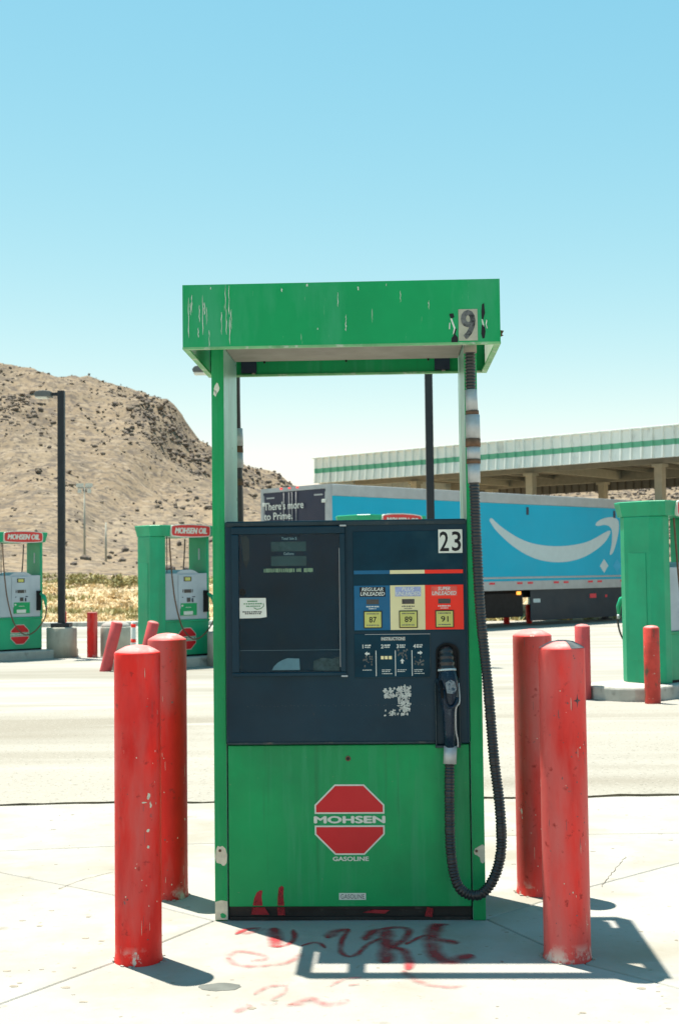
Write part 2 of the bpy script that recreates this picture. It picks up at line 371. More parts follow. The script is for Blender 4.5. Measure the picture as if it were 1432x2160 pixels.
def inset(poly, d):
    n = len(poly); area = sum(poly[i][0]*poly[(i+1) % n][1]-poly[(i+1) % n][0]*poly[i][1] for i in range(n))
    if area < 0: poly = poly[::-1]
    out = []
    for i in range(n):
        p0, p1, p2 = Vector(poly[i-1]), Vector(poly[i]), Vector(poly[(i+1) % n])
        e1 = (p1-p0).normalized(); e2 = (p2-p1).normalized(); n1 = Vector((-e1.y, e1.x)); n2 = Vector((-e2.y, e2.x))
        b = n1+n2
        b = n1 if b.length < .1 else b/max(.35, b.dot(n1))
        out.append(tuple(p1+b*d))
    return out
slab_objs = []
for k, p in enumerate(slabs):
    o = MB().prism(inset(p, .0035), -.10, random.uniform(-.0004, 0), 'xy').build('concrete_slab', M['concrete'], pave, bevel=.004, seg=1)
    slab_objs.append(o)
MB().box(-14, 14, -6, 7.94, -.044, -.030).build('joint_dirt', M['dirt'], pave)

# worn asphalt lane beyond the concrete
mb = MB(); n = 260
near = [(-16 + 32*i/n, edge(-16 + 32*i/n)+.040+.02*noise.noise((i*.9, 4, 4))) for i in range(n+1)]
farp = [(-16 + 32*i/n, 13.6 + .9*noise.noise((i*.045, 1, 5)) + .35*noise.noise((i*.2, 2, 5)) - .05*(-16+32*i/n)) for i in range(n+1)]
mb.v = [(x, y, .0035+.009*noise.noise((x*1.9, 1, 1))) for x, y in near] + [(x, y, .012 if y < 9 else -.012) for x, y in farp] + [(x+.006*noise.noise((x*9, 2, 2)), y+.012+.012*noise.noise((x*14, 5, 2)), -.036) for x, y in near] + [(x, y+.10, .010) for x, y in near]
m_ = n+1
for i in range(n): mb.face([i, i+1, 3*m_+i+1, 3*m_+i]); mb.face([3*m_+i, 3*m_+i+1, m_+i+1, m_+i]); mb.face([2*m_+i, 2*m_+i+1, i+1, i], 1)
tag(mb.build('asphalt_lane', [M['asphalt'], M['edgedirt']], fix=False), kind='structure')

def decal(poly, m, parent, z=.001, name='stain', t=.003):
    return MB().prism(poly, z-t, z, 'xy').build(name, m, parent)
decal(blob(-.425, 4.415, .075, .040, 22, .12), M['stain'], slab_objs[0])
mb = MB()
for x, y in ((-.86, 4.28), (-.95, 4.43), (-1.2, 4.62), (-1.22, 5.2), (-.93, 4.98), (-.72, 5.05), (-.79, 5.16), (-1.05, 5.33), (-1.13, 4.45), (.99, 4.35), (1.25, 4.9), (-.3, 4.2), (.75, 4.12), (-1.35, 4.9), (-1.0, 5.02)):
    mb.prism(blob(x, y, random.uniform(.007, .017), random.uniform(.007, .013), 9), -.003, .0008, 'xy')
for i in range(150):
    x, y = random.uniform(-2.2, 2.2), random.uniform(3.9, 7.7); q = random.uniform(.0025, .007)
    mb.prism(blob(x, y, q*random.uniform(1, 2), q, 7, .4), -.003, .0007, 'xy')
tag(mb.build('gum_spots', M['gum'], pave), kind='stuff')

# red spray-paint scrawl on the front slab
def stroke_mesh(strokes, name, m, parent, z=.0014):
    me = bpy.data.meshes.new(name); V = []; F = []; cov = []
    for w, pts in strokes:
        sp = spline([Vector((x, y, 0)) for x, y in pts], .012); b = len(V); k = len(sp)
        for i, p in enumerate(sp):
            t = (sp[min(i+1, k-1)] - sp[max(i-1, 0)]).normalized(); nn = Vector((-t.y, t.x, 0))
            e = min(1, min(i, k-1-i)/3.)*.55+.45; ww = w*e*(1+.25*noise.noise((p.x*30, p.y*30, 2)))
            for s_, c_ in ((-2.5, 0.), (-1.5, .38), (-.6, .85), (.6, .85), (1.5, .38), (2.5, 0.)):
                q = p + nn*ww*s_; V.append((q.x, q.y, z)); cov.append(c_)
        for i in range(k-1):
            for j in range(5): F.append((b+i*6+j, b+i*6+j+1, b+(i+1)*6+j+1, b+(i+1)*6+j))
        z += .00008
    me.from_pydata(V, [], F); me.materials.append(m)
    at = me.attributes.new('cover', 'FLOAT', 'POINT'); at.data.foreach_set('value', cov)
    return link(name, me, parent)
def gp(px, py):            # a spot on the slab, read off as metres
    y = 1208 - .0119*(px-716); d = 3780/(py-y); return ((px-716)/2700*d + .0002*(py-1080)*0, d)
def cg(l): return [gp(430+x*.475 - (1540+y*.475-1080)*.0119, 1540+y*.475) for x, y in l]
def ch(l): return cg([((480+x*.433-430)/.475, (1560+y*.433-1540)/.475) for x, y in l])
stroke_mesh([
    (.016, ch([(228, 892), (238, 935), (242, 985)])), (.007, ch([(242, 985), (300, 970), (330, 940), (322, 900)])), (.006, ch([(362, 978), (420, 962), (455, 968), (478, 990)])),
    (.014, ch([(488, 942), (530, 908), (592, 898)])), (.007, ch([(592, 898), (560, 945), (550, 1000), (580, 1026), (625, 1020), (680, 972), (745, 940)])),
    (.017, ch([(768, 900), (772, 970), (768, 1058)])), (.012, ch([(668, 952), (700, 912), (745, 898)])), (.010, ch([(745, 898), (830, 890), (878, 905), (850, 952), (785, 986)])),
    (.011, ch([(790, 982), (850, 1000), (880, 1055), (872, 1092)])), (.006, ch([(862, 972), (950, 930), (1010, 940)])),
    (.019, ch([(1012, 872), (988, 945), (1000, 1010), (1040, 1046), (1095, 1048), (1178, 1018)])), (.015, ch([(1000, 948), (1060, 955), (1115, 968)])), (.010, ch([(1000, 890), (1040, 876), (1065, 880)])),
    (.008, ch([(48, 924), (100, 900), (170, 893)])), (.005, ch([(1318, 1050), (1328, 1056)])),
], 'graffiti', M['spray'], slab_objs[0])
stroke_mesh([
    (.010, cg([(110, 990), (140, 962), (200, 960), (262, 975), (270, 992), (215, 1000)])), (.009, cg([(110, 985), (160, 1018), (260, 1022), (380, 1005), (440, 965)])),
    (.010, cg([(880, 1040), (930, 1080), (1010, 1105), (1100, 1112), (1155, 1105)])), (.009, cg([(150, 860), (190, 880), (280, 860)])),
    (.012, cg([(150, 1222), (180, 1205), (215, 1188)])), (.012, cg([(370, 1192), (430, 1180), (475, 1160), (540, 1188), (600, 1182), (640, 1165)])),
    (.007, cg([(230, 1145), (290, 1112), (380, 1105)])), (.006, cg([(370, 1110), (355, 1140), (300, 1170)])), (.006, cg([(560, 1110), (620, 1080), (700, 1070)])),
    (.006, cg([(640, 1105), (690, 1100)])), (.005, cg([(260, 1185), (300, 1190), (330, 1180)])),
], 'faint_graffiti', M['spray_faint'], slab_objs[0], z=.0026)

# hairline cracks in the slabs
def crack(pts, w, parent):
    mb = MB(); sp = spline([Vector((x, y, 0)) for x, y in pts], .03)
    for i in range(len(sp)):
        p = sp[i]; p.x += random.uniform(-.006, .006); p.y += random.uniform(-.006, .006)
    for i, p in enumerate(sp):
        t = (sp[min(i+1, len(sp)-1)]-sp[max(i-1, 0)]).normalized(); nn = Vector((-t.y, t.x, 0)); ww = w*random.uniform(.4, 1.2)
        mb.v += [tuple(p+nn*ww+Vector((0, 0, .0015))), tuple(p-nn*ww+Vector((0, 0, .0015)))]
    for i in range(len(sp)-1): mb.face([2*i, 2*i+1, 2*i+3, 2*i+2])
    return mb.build('crack', M['dirt'], parent, fix=False)
def g2(px, py): return gp(px - (py-1080)*.0119, py)
crack([g2(130, 1867), g2(190, 1845), g2(245, 1832)], .002, slab_objs[1])
crack([g2(1260, 1862), g2(1285, 1830), g2(1312, 1800)], .0015, slab_objs[2])

# ------------------------------------------------------------------ desert rise and hill
ridge_px = [(-2500, 900), (-1200, 800), (-600, 765), (0, 768), (100, 778), (200, 792), (300, 812), (350, 829), (375, 852), (393, 890), (412, 914), (450, 945), (510, 975), (570, 1003), (620, 1022), (700, 1042), (900, 1030), (1030, 996), (1200, 985), (1432, 992), (2200, 1010), (3500, 1120), (5000, 1180)]
ridge = [((x-716)*230/2700, 1.4 + (1208-.0119*(x-716)-y)*230/2700) for x, y in ridge_px]
def ridge_h(x):
    if x <= ridge[0][0]: return ridge[0][1]
    for (a, ha), (b, hb) in zip(ridge[:-1], ridge[1:]):
        if a <= x <= b: return ha + (hb-ha)*(x-a)/(b-a)
    return ridge[-1][1]
def plain_z(y): return -.42 + 1.7*sstep(42, 125, y)
def hill_z(x, y):
    z = plain_z(y)
    if y > 104:
        t = (y-104)/126.
        rise = (.62*t + .38*t*t) if t <= 1 else max(.2, 1 - .55*(t-1))
        z += (ridge_h(x) - 1.3)*max(0, rise)
        a = min(1, (y-104)/40.)*min(1, ridge_h(x)/20.)
        p = Vector((x, y, 0))
        z -= a*1.5*max(0, .35-abs(noise.noise(((x+.35*y)*.075, y*.012, 6))))*(1-sstep(205, 226, y))*2.2
        z += a*(1.5*noise.fractal(p*.045, .9, 2.1, 5) + .55*noise.fractal(p*.22, .9, 2.1, 4)*(1+1.2*sstep(185, 225, y)))
    else:
        z += .18*noise.fractal(Vector((x*.12, y*.12, 3)), .9, 2.1, 4)*sstep(44, 55, y)
    return z
xs = [-420, -330, -260, -200, -160, -130, -110] + [-100 + i*1.25 for i in range(144)] + [85, 100, 130, 170, 220, 300, 420]
ys = [43.9, 45, 47, 50, 54, 58, 63, 68, 74, 80, 86, 92, 98] + [103 + i*1.25 for i in range(112)] + [248, 260, 280, 320, 380]
hill = sheet('hill', xs, ys, hill_z, M['hill'])
# the flat strip before the slope is sand, the slope rock
hill.data.materials.append(M['desert'])
for p in hill.data.polygons:
    c = p.center
    if c.y < 100 + 10*noise.noise((c.x*.05, c.y*.05, 1)): p.material_index = 1

ICO = None
def ico():
    global ICO
    bm = bmesh.new(); bmesh.ops.create_icosphere(bm, subdivisions=1, radius=1.0)
    bm.verts.ensure_lookup_table(); ICO = ([v.co.copy() for v in bm.verts], [[v.index for v in f.verts] for f in bm.faces]); bm.free()
ico()
def rocks(name, n, pick, m):
    mb = MB(); rr = random.Random(11)
    for i in range(n):
        q = pick(rr)
        if q is None: continue
        x, y, s = q; b = len(mb.v); z = hill_z(x, y)
        sx, sy, sz = s*rr.uniform(.7, 1.5), s*rr.uniform(.7, 1.3), s*rr.uniform(.6, 1.0); a = rr.uniform(0, 6.28); ca, sa = math.cos(a), math.sin(a)
        for v in ICO[0]:
            k = rr.uniform(.7, 1.15); vx, vy, vz = v.x*sx*k, v.y*sy*k, v.z*sz*k
            mb.v.append((x+vx*ca-vy*sa, y+vx*sa+vy*ca, z+vz+sz*.2))
        for f in ICO[1]: mb.face([b+j for j in f])
    o = mb.build(name, m, fix=False); return o
def pick_rock(rr):
    u = rr.random(); y = 110 + 122*(rr.random()**.8)
    x = y*rr.uniform(-.29, -.03) if u < .62 else y*rr.uniform(.08, .29)
    dens = .05 + .8*sstep(178, 214, y)*max(0, .30 + 1.3*noise.noise((x*.045, y*.04, 4))) + .9*max(0, noise.noise((x*.07, y*.05, 8))-.22)
    if -34 < x < -22 and y > 198: dens += .6
    if x > 5: dens = .75
    if rr.random() > dens: return None
    return x, y, rr.choice((.10, .12, .14, .16, .2, .22, .25, .42))*(1 + .5*sstep(190, 218, y))*(1 - .5*sstep(220, 228, y))
tag(rocks('hill_rocks', 20000, pick_rock, M['rock']), 'dark boulders scattered over the tan hillside', 'rocks', kind='stuff')

def tufts(name, n, pick, mats, parent=None, seed=5):
    mb = MB(); rr = random.Random(seed)
    for i in range(n):
        x, y, z, r, h, mi = pick(rr)
        for k in range(9):
            a = rr.uniform(0, 6.28); q = rr.uniform(.1, 1)*r; b = len(mb.v); w = .10*r + .015
            tx, ty = x+q*math.cos(a), y+q*math.sin(a); ox, oy = x+.35*q*math.cos(a), y+.35*q*math.sin(a)
            p = a+1.57
            mb.v += [(ox-w*math.cos(p), oy-w*math.sin(p), z-.03), (ox+w*math.cos(p), oy+w*math.sin(p), z-.03), (tx, ty, z+h*rr.uniform(.6, 1.1))]
            mb.face([b, b+1, b+2], mi)
    return mb.build(name, mats, parent, fix=False)
def pick_grass(rr):
    y = 46 + 62*rr.random()**1.25; x = y*rr.uniform(-.32, .0) if rr.random() < .8 else y*rr.uniform(0, .33)
    z = hill_z(x, y); ol = noise.noise((x*.05, y*.09, 9)) + .5*sstep(70, 100, y) > .34
    return x, y, z, rr.uniform(.2, .6), rr.uniform(.06, .24)*(1.5 if ol else 1), 1 if ol else 0
tag(tufts('dry_grass', 7500, pick_grass, [M['straw'], M['olive']]), 'straw coloured dry grass on the sandy rise beyond the lot', 'grass', kind='stuff')

def shrub_obj(kind, x, y, s, label):
    rr = random.Random(int(x*100)+int(y*7)); z = hill_z(x, y)
    root = empty('desert_shrub', (x, y, z)); tag(root, label, 'shrub', 'shrubs on the rise beyond the lot')
    mb = MB()
    for i in range(150):
        a = rr.uniform(0, 6.28); e = rr.uniform(.15, 1.5); q = s*rr.uniform(.45, 1)*(.8+.3*noise.noise((a*2, e*3, x)))
        p = Vector((math.cos(a)*math.cos(e)*q, math.sin(a)*math.cos(e)*q, math.sin(e)*q*.75 + .02)); b = len(mb.v)
        for k in range(2):
            d = Vector((rr.uniform(-1, 1), rr.uniform(-1, 1), rr.uniform(-.4, 1)))*s*.15; e2 = Vector((rr.uniform(-1, 1), rr.uniform(-1, 1), rr.uniform(-1, 1)))*s*.09
            b = len(mb.v); mb.v += [tuple(p-e2), tuple(p+e2), tuple(p+d)]; mb.face([b, b+1, b+2])
    mb.build('foliage', M[kind], root, fix=False)
    mb = MB()
    for k in range(5):
        a = k*1.3; mb.tube([(0, 0, -.05), (.3*s*math.cos(a), .3*s*math.sin(a), .3*s), (.6*s*math.cos(a), .6*s*math.sin(a), .5*s)], [.03*s, .02*s, .008*s], 4)
    mb.build('stem', M['twig'], root, fix=False)
for i, (px, y, s, k, lab) in enumerate([
    (150, 62, .55, 'straw', 'straw coloured shrub just right of the lamp post foot'), (215, 66, .7, 'straw', 'dry shrub above the red square post'),
    (262, 60, .6, 'straw', 'yellow dry shrub above the squat concrete cylinder'), (160, 88, 1.2, 'olive', 'olive shrub beyond the lamp post, the nearest to it'),
    (205, 92, 1.4, 'olive', 'large olive shrub below the white twin lights pole'), (250, 86, 1.3, 'olive', 'olive shrub high on the rise left of the middle green pump'),
    (282, 90, 1.2, 'olive', 'olive shrub touching the left edge of the middle green pump'), (112, 78, .9, 'straw', 'dry shrub between the leftmost pump and the lamp post'),
    (278, 50, .45, 'olive', 'small dark green shrub low beside the middle green pump column'), (185, 54, .5, 'straw', 'low straw shrub right behind the red square post'),
    (240, 72, .8, 'straw', 'pale dry shrub halfway up the sandy rise'), (1045, 96, 1.2, 'olive', 'shrub seen between trailer roof and canopy')]):
    shrub_obj(k, (px-716)/2700*y, y, s, lab)

# ------------------------------------------------------------------ kerb of the lot
kb = MB(); kb.box(-60, -3.2, 43.4, 43.9, -.5, -.17); tag(kb.build('kerb', M['kerb'], bevel=.03), kind='structure')

# ------------------------------------------------------------------ the near pump
P = empty('gas_pump', (.023, 5.226, 0), R(-2.2))
tag(P, 'green gas pump with dark console marked 23, standing between four thick red bollards', 'gas pump')
PD = .45
for s in (-1, 1):
    mb = MB(); xo, xi = s*.545, s*.493
    x0, x1 = min(xo, xi), max(xo, xi)
    mb.box(x0, x1, 0, PD, 0, 2.46)
    fi = 5 if s > 0 else 3
    mb.m[fi] = 1
    po = mb.build('post', [M['green'], M['inner']], P, bevel=.004)
    # bare patches where paint is gone
    rr = random.Random(3 + s)
    def chip(poly, y=-.0008, m='chip', par=po, nm='paint_chip'): return MB().prism(poly, y, y+.0006, 'xz').build(nm, M[m], par)
    if s < 0:
        chip([(-.543, .25), (-.539, .285), (-.532, .300), (-.523, .296), (-.513, .300), (-.500, .288), (-.494, .262), (-.496, .232), (-.503, .222), (-.512, .220), (-.520, .228), (-.537, .232)])
        chip([(-.5445, .004), (-.5445, .075), (-.535, .078), (-.520, .082), (-.505, .080), (-.494, .078), (-.4935, .004)])
        chip(blob(-.512, .020, .012, .010, 10, .25), -.0016, 'green')
        MB().lathe([(.0055, 0), (.0055, .003), (.003, .0045)], 10).build('bolt', M['rust'], po).matrix_local = Matrix.Translation((-.523, -.001, .281)) @ Matrix.Rotation(R(90), 4, 'X')
        chip(blob(-.523, 2.165, .012, .020, 12, .25), m='bird', nm='bird_dropping'); chip(blob(-.529, 2.145, .007, .014, 9, .3), m='bird', nm='bird_dropping')
    else:
        chip([(.500, .272), (.505, .285), (.514, .290), (.524, .296), (.536, .302), (.544, .295), (.544, .232), (.535, .226), (.527, .232), (.524, .250), (.514, .258), (.504, .262)])
        MB().lathe([(.0055, 0), (.0055, .003), (.003, .0045)], 10).build('bolt', M['rust'], po).matrix_local = Matrix.Translation((.511, -.001, .276)) @ Matrix.Rotation(R(90), 4, 'X')
# lower body and kick plate
body = B('lower_body', 'green', P, -.489, .489, .012, PD-.012, .058, .703)
for s, y0, y1 in ((-1, 0., .012), (1, PD-.012, PD)):
    dp = B('door_panel', 'green', P, -.487, .487, y0, y1, .056, .702, bevel=.003)
    if s < 0: door = dp
kick = B('kick_plate', 'kick', P, -.489, .489, .02, PD-.02, 0, .055)
B('kick_rail', 'kick', kick, -.485, .485, .008, .02, .0, .014); B('kick_rail', 'kick', kick, -.485, .485, .010, .02, .044, .054)
# lock
lk = MB(); lk.lathe([(.011, 0), (.011, .0015), (.006, .0015), (.006, -.002)], 16)
lko = lk.build('lock', M['rust'], door); lko.matrix_local = Matrix.Translation((0, -.0004, .648)) @ Matrix.Rotation(R(90), 4, 'X')
mb = MB(); mb.prism([(.0055*math.cos(i*.5236), .648+.0055*math.sin(i*.5236)) for i in range(12)], -.0030, -.0026, 'xz'); mb.build('keyhole', M['ink'], door)

def octo_logo(parent, cx, cz, w, y, word, t=.0012, wordtext=True, front=-1):
    """octagon cut by a band with the word across"""
    h = w/2; c = h*.42; g = h*.145; bw = h*.045
    top = [(-h, g+.02*h), (h, g+.02*h), (h, c), (c, h), (-c, h), (-h, c)]
    def shr(pl, d):
        mx = sum(p[0] for p in pl)/len(pl); mz = sum(p[1] for p in pl)/len(pl)
        return inset([(p[0], p[1]) for p in pl], d)
    rd = []
    for sg in (1, -1):
        pl = [(x, z*sg) for x, z in top]
        o = MB().prism([(cx+x, cz+z) for x, z in pl], y-t, y-.0002, 'xz').build('logo_border', M['logowhite'], parent)
        MB().prism([(cx+x, cz+z) for x, z in shr(pl, bw)], y-t*1.6, y-t*.9, 'xz').build('logo_half', M['logored'], parent)
    text(word, 'logowhite', parent, w=w*1.0, h=g*1.30, cx=cx, cz=cz, y=y-.0003, bold=0., depth=t, heavy=w*.0115)
octo_logo(door, .003, .403, .282, 0., 'MOHSEN')
text('GASOLINE', 'logowhite', door, w=.143, h=.0165, cx=.006, cz=.2465, y=-.0003, bold=0., heavy=.0011)
B('label_plate', 'paper', door, -.043, .065, -.0012, -.0002, .083, .110)
text('GASOLINE', 'grey_ink', door, w=.096, h=.018, cx=.011, cz=.0965, y=-.0013, bold=-.004)
# red paint smears low on the door
def smear(pts, par, y):
    return MB().prism(pts, y-.0004, y, 'xz').build('paint_smear', M['spray'], par)
def cover1(o):
    at = o.data.attributes.new('cover', 'FLOAT', 'POINT'); at.data.foreach_set('value', [1.0]*len(o.data.vertices)); return o
cover1(smear([(-.392, .060), (-.386, .090), (-.376, .112), (-.362, .122), (-.352, .120), (-.356, .095), (-.352, .060)], door, -.0003))
cover1(smear([(-.292, .060), (-.290, .105), (-.286, .132), (-.274, .140), (-.266, .134), (-.268, .100), (-.264, .060)], door, -.0003))
cover1(smear([(-.395, .052), (-.345, .052), (-.325, .022), (-.40, .022)], kick, .0075)); cover1(smear([(-.294, .052), (-.264, .052), (-.262, .02), (-.292, .02)], kick, .0075))
cover1(smear([(.05, .03), (.09, .042), (.16, .040), (.14, .026)], kick, .0075)); cover1(smear([(.30, .015), (.31, .052), (.335, .045), (.33, .012)], kick, .0075))

# console
con = B('console', 'console', P, -.4915, .4915, -.016, PD+.016, .706, 1.614, bevel=.010, seg=3)
YF = -.016
B('console_rim', 'console_edge', con, -.488, .488, YF-.006, YF-.0002, 1.592, 1.610, bevel=.003)
B('console_rim', 'console_edge', con, -.488, .352, YF-.005, YF-.0002, .709, .718, bevel=.002)
# display door: a frame round a glass pane with the works behind
win = B('display_door', 'recess', con, -.452, -.012, YF-.002, YF+.004, .992, 1.580)
for a in ((-.464, -.002, 1.560, 1.590), (-.464, -.002, .984, 1.000)):
    B('door_frame', 'console', win, a[0], a[1], YF-.018, YF-.0005, a[2], a[3], bevel=.004)
for a in ((-.464, -.434), (-.024, -.002)):
    B('door_frame', 'console', win, a[0], a[1], YF-.018, YF-.0005, 1.0003, 1.5597, bevel=.004)
B('bright_edge', 'rail', win, -.0262, -.0243, YF-.0165, YF-.006, 1.02, 1.50)
pane = B('glass_pane', 'glass', win, -.4335, -.0245, YF-.0125, YF-.0115, 1.0005, 1.5595)
yb = YF-.002
for z in (1.509, 1.450):
    B('screen', 'screen', win, -.303, -.159, yb-.003, yb-.0002, z-.020, z+.020, bevel=.001)
text('Total Sale $', 'white', win, w=.062, h=.012, cx=-.229, cz=1.541, y=yb-.0003, bold=.01)
text('Gallons', 'white', win, w=.042, h=.011, cx=-.231, cz=1.480, y=yb-.0003, bold=.01)
mb = MB(); bars(mb, -.333, -.205, 1.412, .017, yb-.0002, 16); bars(mb, -.200, -.178, 1.412, .015, yb-.0002, 3); bars(mb, -.170, -.130, 1.412, .018, yb-.0002, 5); mb.build('worn_print', M['yellow'], win)
B('crease', 'rail', win, -.432, -.026, yb-.0016, yb-.0002, 1.0875, 1.0888)
MB().prism([(-.303, 1.008), (-.296, 1.022), (-.280, 1.038), (-.262, 1.048), (-.240, 1.056), (-.192, 1.054), (-.190, 1.008)], yb-.002, yb-.0004, 'xz').build('torn_paper', M['torn'], win)
MB().prism([(-.137, 1.004), (-.134, 1.044), (-.100, 1.056), (-.060, 1.052), (-.030, 1.060), (-.030, 1.004)], yb-.0016, yb-.0004, 'xz').build('dusty_patch', M['grey_ink'], win)
MB().prism([(-.425, 1.55), (-.405, 1.555), (-.392, 1.54), (-.392, 1.46), (-.405, 1.42), (-.415, 1.45), (-.42, 1.5)], yb-.0012, yb-.0004, 'xz').build('dusty_patch', M['lcd_dark'], win)
mb = MB(); mb.lathe([(.013, 0), (.013, .004), (.009, .005)], 16); mb.build('door_lock', M['blackm'], win).matrix_local = Matrix.Translation((-.420, YF-.006, 1.325)) @ Matrix.Rotation(R(90), 4, 'X')
st = MB().prism([(-.432, 1.302), (-.325, 1.301), (-.322, 1.224), (-.350, 1.220), (-.432, 1.219)], YF-.0136, YF-.0128, 'xz').build('white_sticker', M['paper'], win)
mb = MB(); ys_ = YF-.0137
for z, n_, a, b in ((1.288, 5, -.400, -.358), (1.278, 8, -.415, -.340), (1.268, 7, -.405, -.345), (1.245, 9, -.420, -.340), (1.238, 8, -.410, -.345)): bars(mb, a, b, z, .006, ys_, n_, 0 if z > 1.25 else 1)
mb.tube([(-.335, ys_-.0003, 1.279), (-.334, ys_-.0003, 1.268), (-.345, ys_-.0003, 1.258), (-.362, ys_-.0003, 1.255), (-.374, ys_-.0003, 1.262)], .0016, 5)
mb.build('sticker_print', [M['green_ink'], M['grey_ink']], st)
for z in (1.5915, .9835):
    B('hinge_clip', 'rail', con, -.022, .004, YF-.022, YF-.0182, z-.004, z+.003, bevel=.001)
# right-hand panels
rp = B('sale_panel', 'recess', con, .030, .476, YF-.004, YF-.0003, 1.160, 1.566, bevel=.002); yr = YF-.004
np_ = B('number_plate', 'paper', con, .3765, .4735, yr-.0016, yr-.0002, 1.4745, 1.5700)
for d, x in (('2', .4005), ('3', .4495)): text(d, 'ink', np_, w=.037, h=.080, cx=x, cz=1.522, y=yr-.0017, bold=.012, depth=.0005)
for a, b, m in ((.033, .1785, 'blue'), (.179, .3195, 'cream'), (.320, .474, 'redp')):
    B('colour_stripe', m, con, a, b, yr-.0012, yr-.0002, 1.3925, 1.4075)
    g = B('grade_panel', m, con, a, b, yr-.0025, yr-.0002, 1.166, 1.346); c = (a+b)/2 + (.0 if m != 'blue' else .0); yg = yr-.0025
    if m != 'redp': c += .002
    big = {'blue': 'REGULAR', 'cream': 'PLUS', 'redp': 'SUPER'}[m]
    hb = {'blue': 'ink', 'cream': 'lilac', 'redp': 'pink'}[m]
    B('heading_box', hb, g, c-.052, c+.052, yg-.0006, yg-.0001, 1.301, 1.340)
    text(big, 'white', g, w=.088 if m == 'blue' else .05, h=.0145, cx=c, cz=1.331, y=yg-.0007, shear=.18, bold=.02)
    text('UNLEADED', 'white', g, w=.098, h=.0155, cx=c, cz=1.3125, y=yg-.0007, shear=.18, bold=.02)
    B('price_window', 'lcd_dark', g, c-.025, c+.025, yg-.0012, yg-.0001, 1.2705, 1.2900)
    mb = MB(); bars(mb, c-.026, c+.026, 1.261, .0055, yg, 8); bars(mb, c-.016, c+.016, 1.2525, .004, yg, 6); mb.build('small_print', M['white' if m != 'cream' else 'grey_ink'], g)
    bt = B('octane_button', 'bezel', g, c-.0375, c+.0375, yg-.004, yg-.0001, 1.1735, 1.2440, bevel=.002)
    B('button_face', 'button', bt, c-.0335, c+.0335, yg-.0065, yg-.0041, 1.1775, 1.2400, bevel=.0015)
    text({'blue': '87', 'cream': '89', 'redp': '91'}[m], 'ink', bt, w=.030, h=.023, cx=c, cz=1.2085, y=yg-.0066, bold=.01)
    mb = MB(); bars(mb, c-.026, c+.026, 1.232, .005, yg-.0065, 9); bars(mb, c-.026, c+.026, 1.186, .005, yg-.0065, 8); mb.build('small_print', M['grey_ink'], bt)
ins = B('instruction_panel', 'recess', con, .031, .338, YF-.003, YF-.0003, .972, 1.150, bevel=.0015); yi = YF-.003
B('panel_edge', 'rail', ins, .075, .338, yi-.0012, yi-.0001, 1.1475, 1.1495); B('panel_edge', 'console_edge', ins, .3363, .338, yi-.0012, yi-.0001, .975, 1.147)
B('panel_edge', 'console_edge', ins, .033, .338, yi-.0012, yi-.0001, .9735, .9753)
B('heading_box', 'grey_ink', ins, .139, .238, yi-.0006, yi-.0001, 1.1225, 1.1385)
text('INSTRUCTIONS', 'white', ins, w=.095, h=.0125, cx=.1885, cz=1.1305, y=yi-.0007, bold=.012)
mb = MB()
for k, x in enumerate((.066, .144, .206, .274)):
    text(str(k+1), 'white', ins, h=.016, cx=x, cz=1.100, y=yi-.0003, bold=.02)
    bars(mb, x+.008, x+.033, 1.1045, .006, yi, 4); bars(mb, x+.008, x+.031, 1.0965, .006, yi, 4)
    bars(mb, x-.002, x+.036, 1.0050, .0035, yi, 6)
    if k: bars(mb, x-.002, x+.030, .9985, .0035, yi, 5)
    if k in (1, 3): bars(mb, x-.002, x+.040, .990, .0035, yi, 7)
for x in (.117, .195, .262): mb.box(x, x+.003, yi-.0006, yi-.0001, .980, 1.083)
def arrow(x, z, a, s=.010):
    pts = [(-1, .35), (0, .35), (0, .9), (1.05, 0), (0, -.9), (0, -.35), (-1, -.35)]
    mb.prism([(x+s*(p[0]*math.cos(a)-p[1]*math.sin(a)), z+s*(p[0]*math.sin(a)+p[1]*math.cos(a))) for p in pts], yi-.0007, yi-.0001, 'xz')
arrow(.083, 1.071, math.pi); arrow(.224, 1.040, math.pi/2); arrow(.296, 1.073, 0)
mb.build('instruction_print', M['white'], ins)
rr = random.Random(2)
for x, z in ((.084, 1.042), (.228, 1.068), (.292, 1.042)):
    mb = MB()
    for i in range(14): mb.prism(blob(x+rr.uniform(-.020, .020), z+rr.uniform(-.022, .018), .0035, .0045, 6, .4, rr), yi-.0005, yi-.0001, 'xz')
    mb.build('pictogram', M['grey_ink'], ins)
mb = MB()
for x in (.144, .160, .176): mb.box(x-.006, x+.006, yi-.0007, yi-.0001, 1.048, 1.061)
mb.build('yellow_squares', M['yellow'], ins)
mb = MB(); mb.tube([(.066+.018*math.cos(t*.6), YF-.0008, .985+.016*math.sin(t*.6)) for t in range(7)], .0015, 5); mb.build('scuff', M['grey_ink'], con)
# scraped-off sticker
mb = MB(); rr = random.Random(21)
def in_res(x, z):
    a = .205 < x < .255 and .86 < z < .945 - .3*abs(x-.23); b = .148 < x < .24 and .892 < z < .93; c = .15 < x < .256 and .822 < z < .84 + .10*max(0, x-.15) and rr.random() < .75; d = .215 < x < .248 and .822 < z < .90
    return a or b or c or d
i = 0
while i < 380:
    x, z = rr.uniform(.142, .258), rr.uniform(.82, .946)
    i += 1
    if in_res(x, z): mb.prism(blob(x, z, rr.uniform(.002, .0065), rr.uniform(.002, .006), 7, .45, rr), YF-.0008-i*2e-6, YF-.0002, 'xz')
mb.build('sticker_residue', M['residue'], con)
mb = MB()
for i in range(46): x = -.40 + i*.017 + rr.uniform(-.005, .005); mb.prism(blob(x, .864+rr.uniform(-.003, .003)+.00*x, .0012, .0009, 5, .3, rr), YF-.0006, YF-.0002, 'xz')
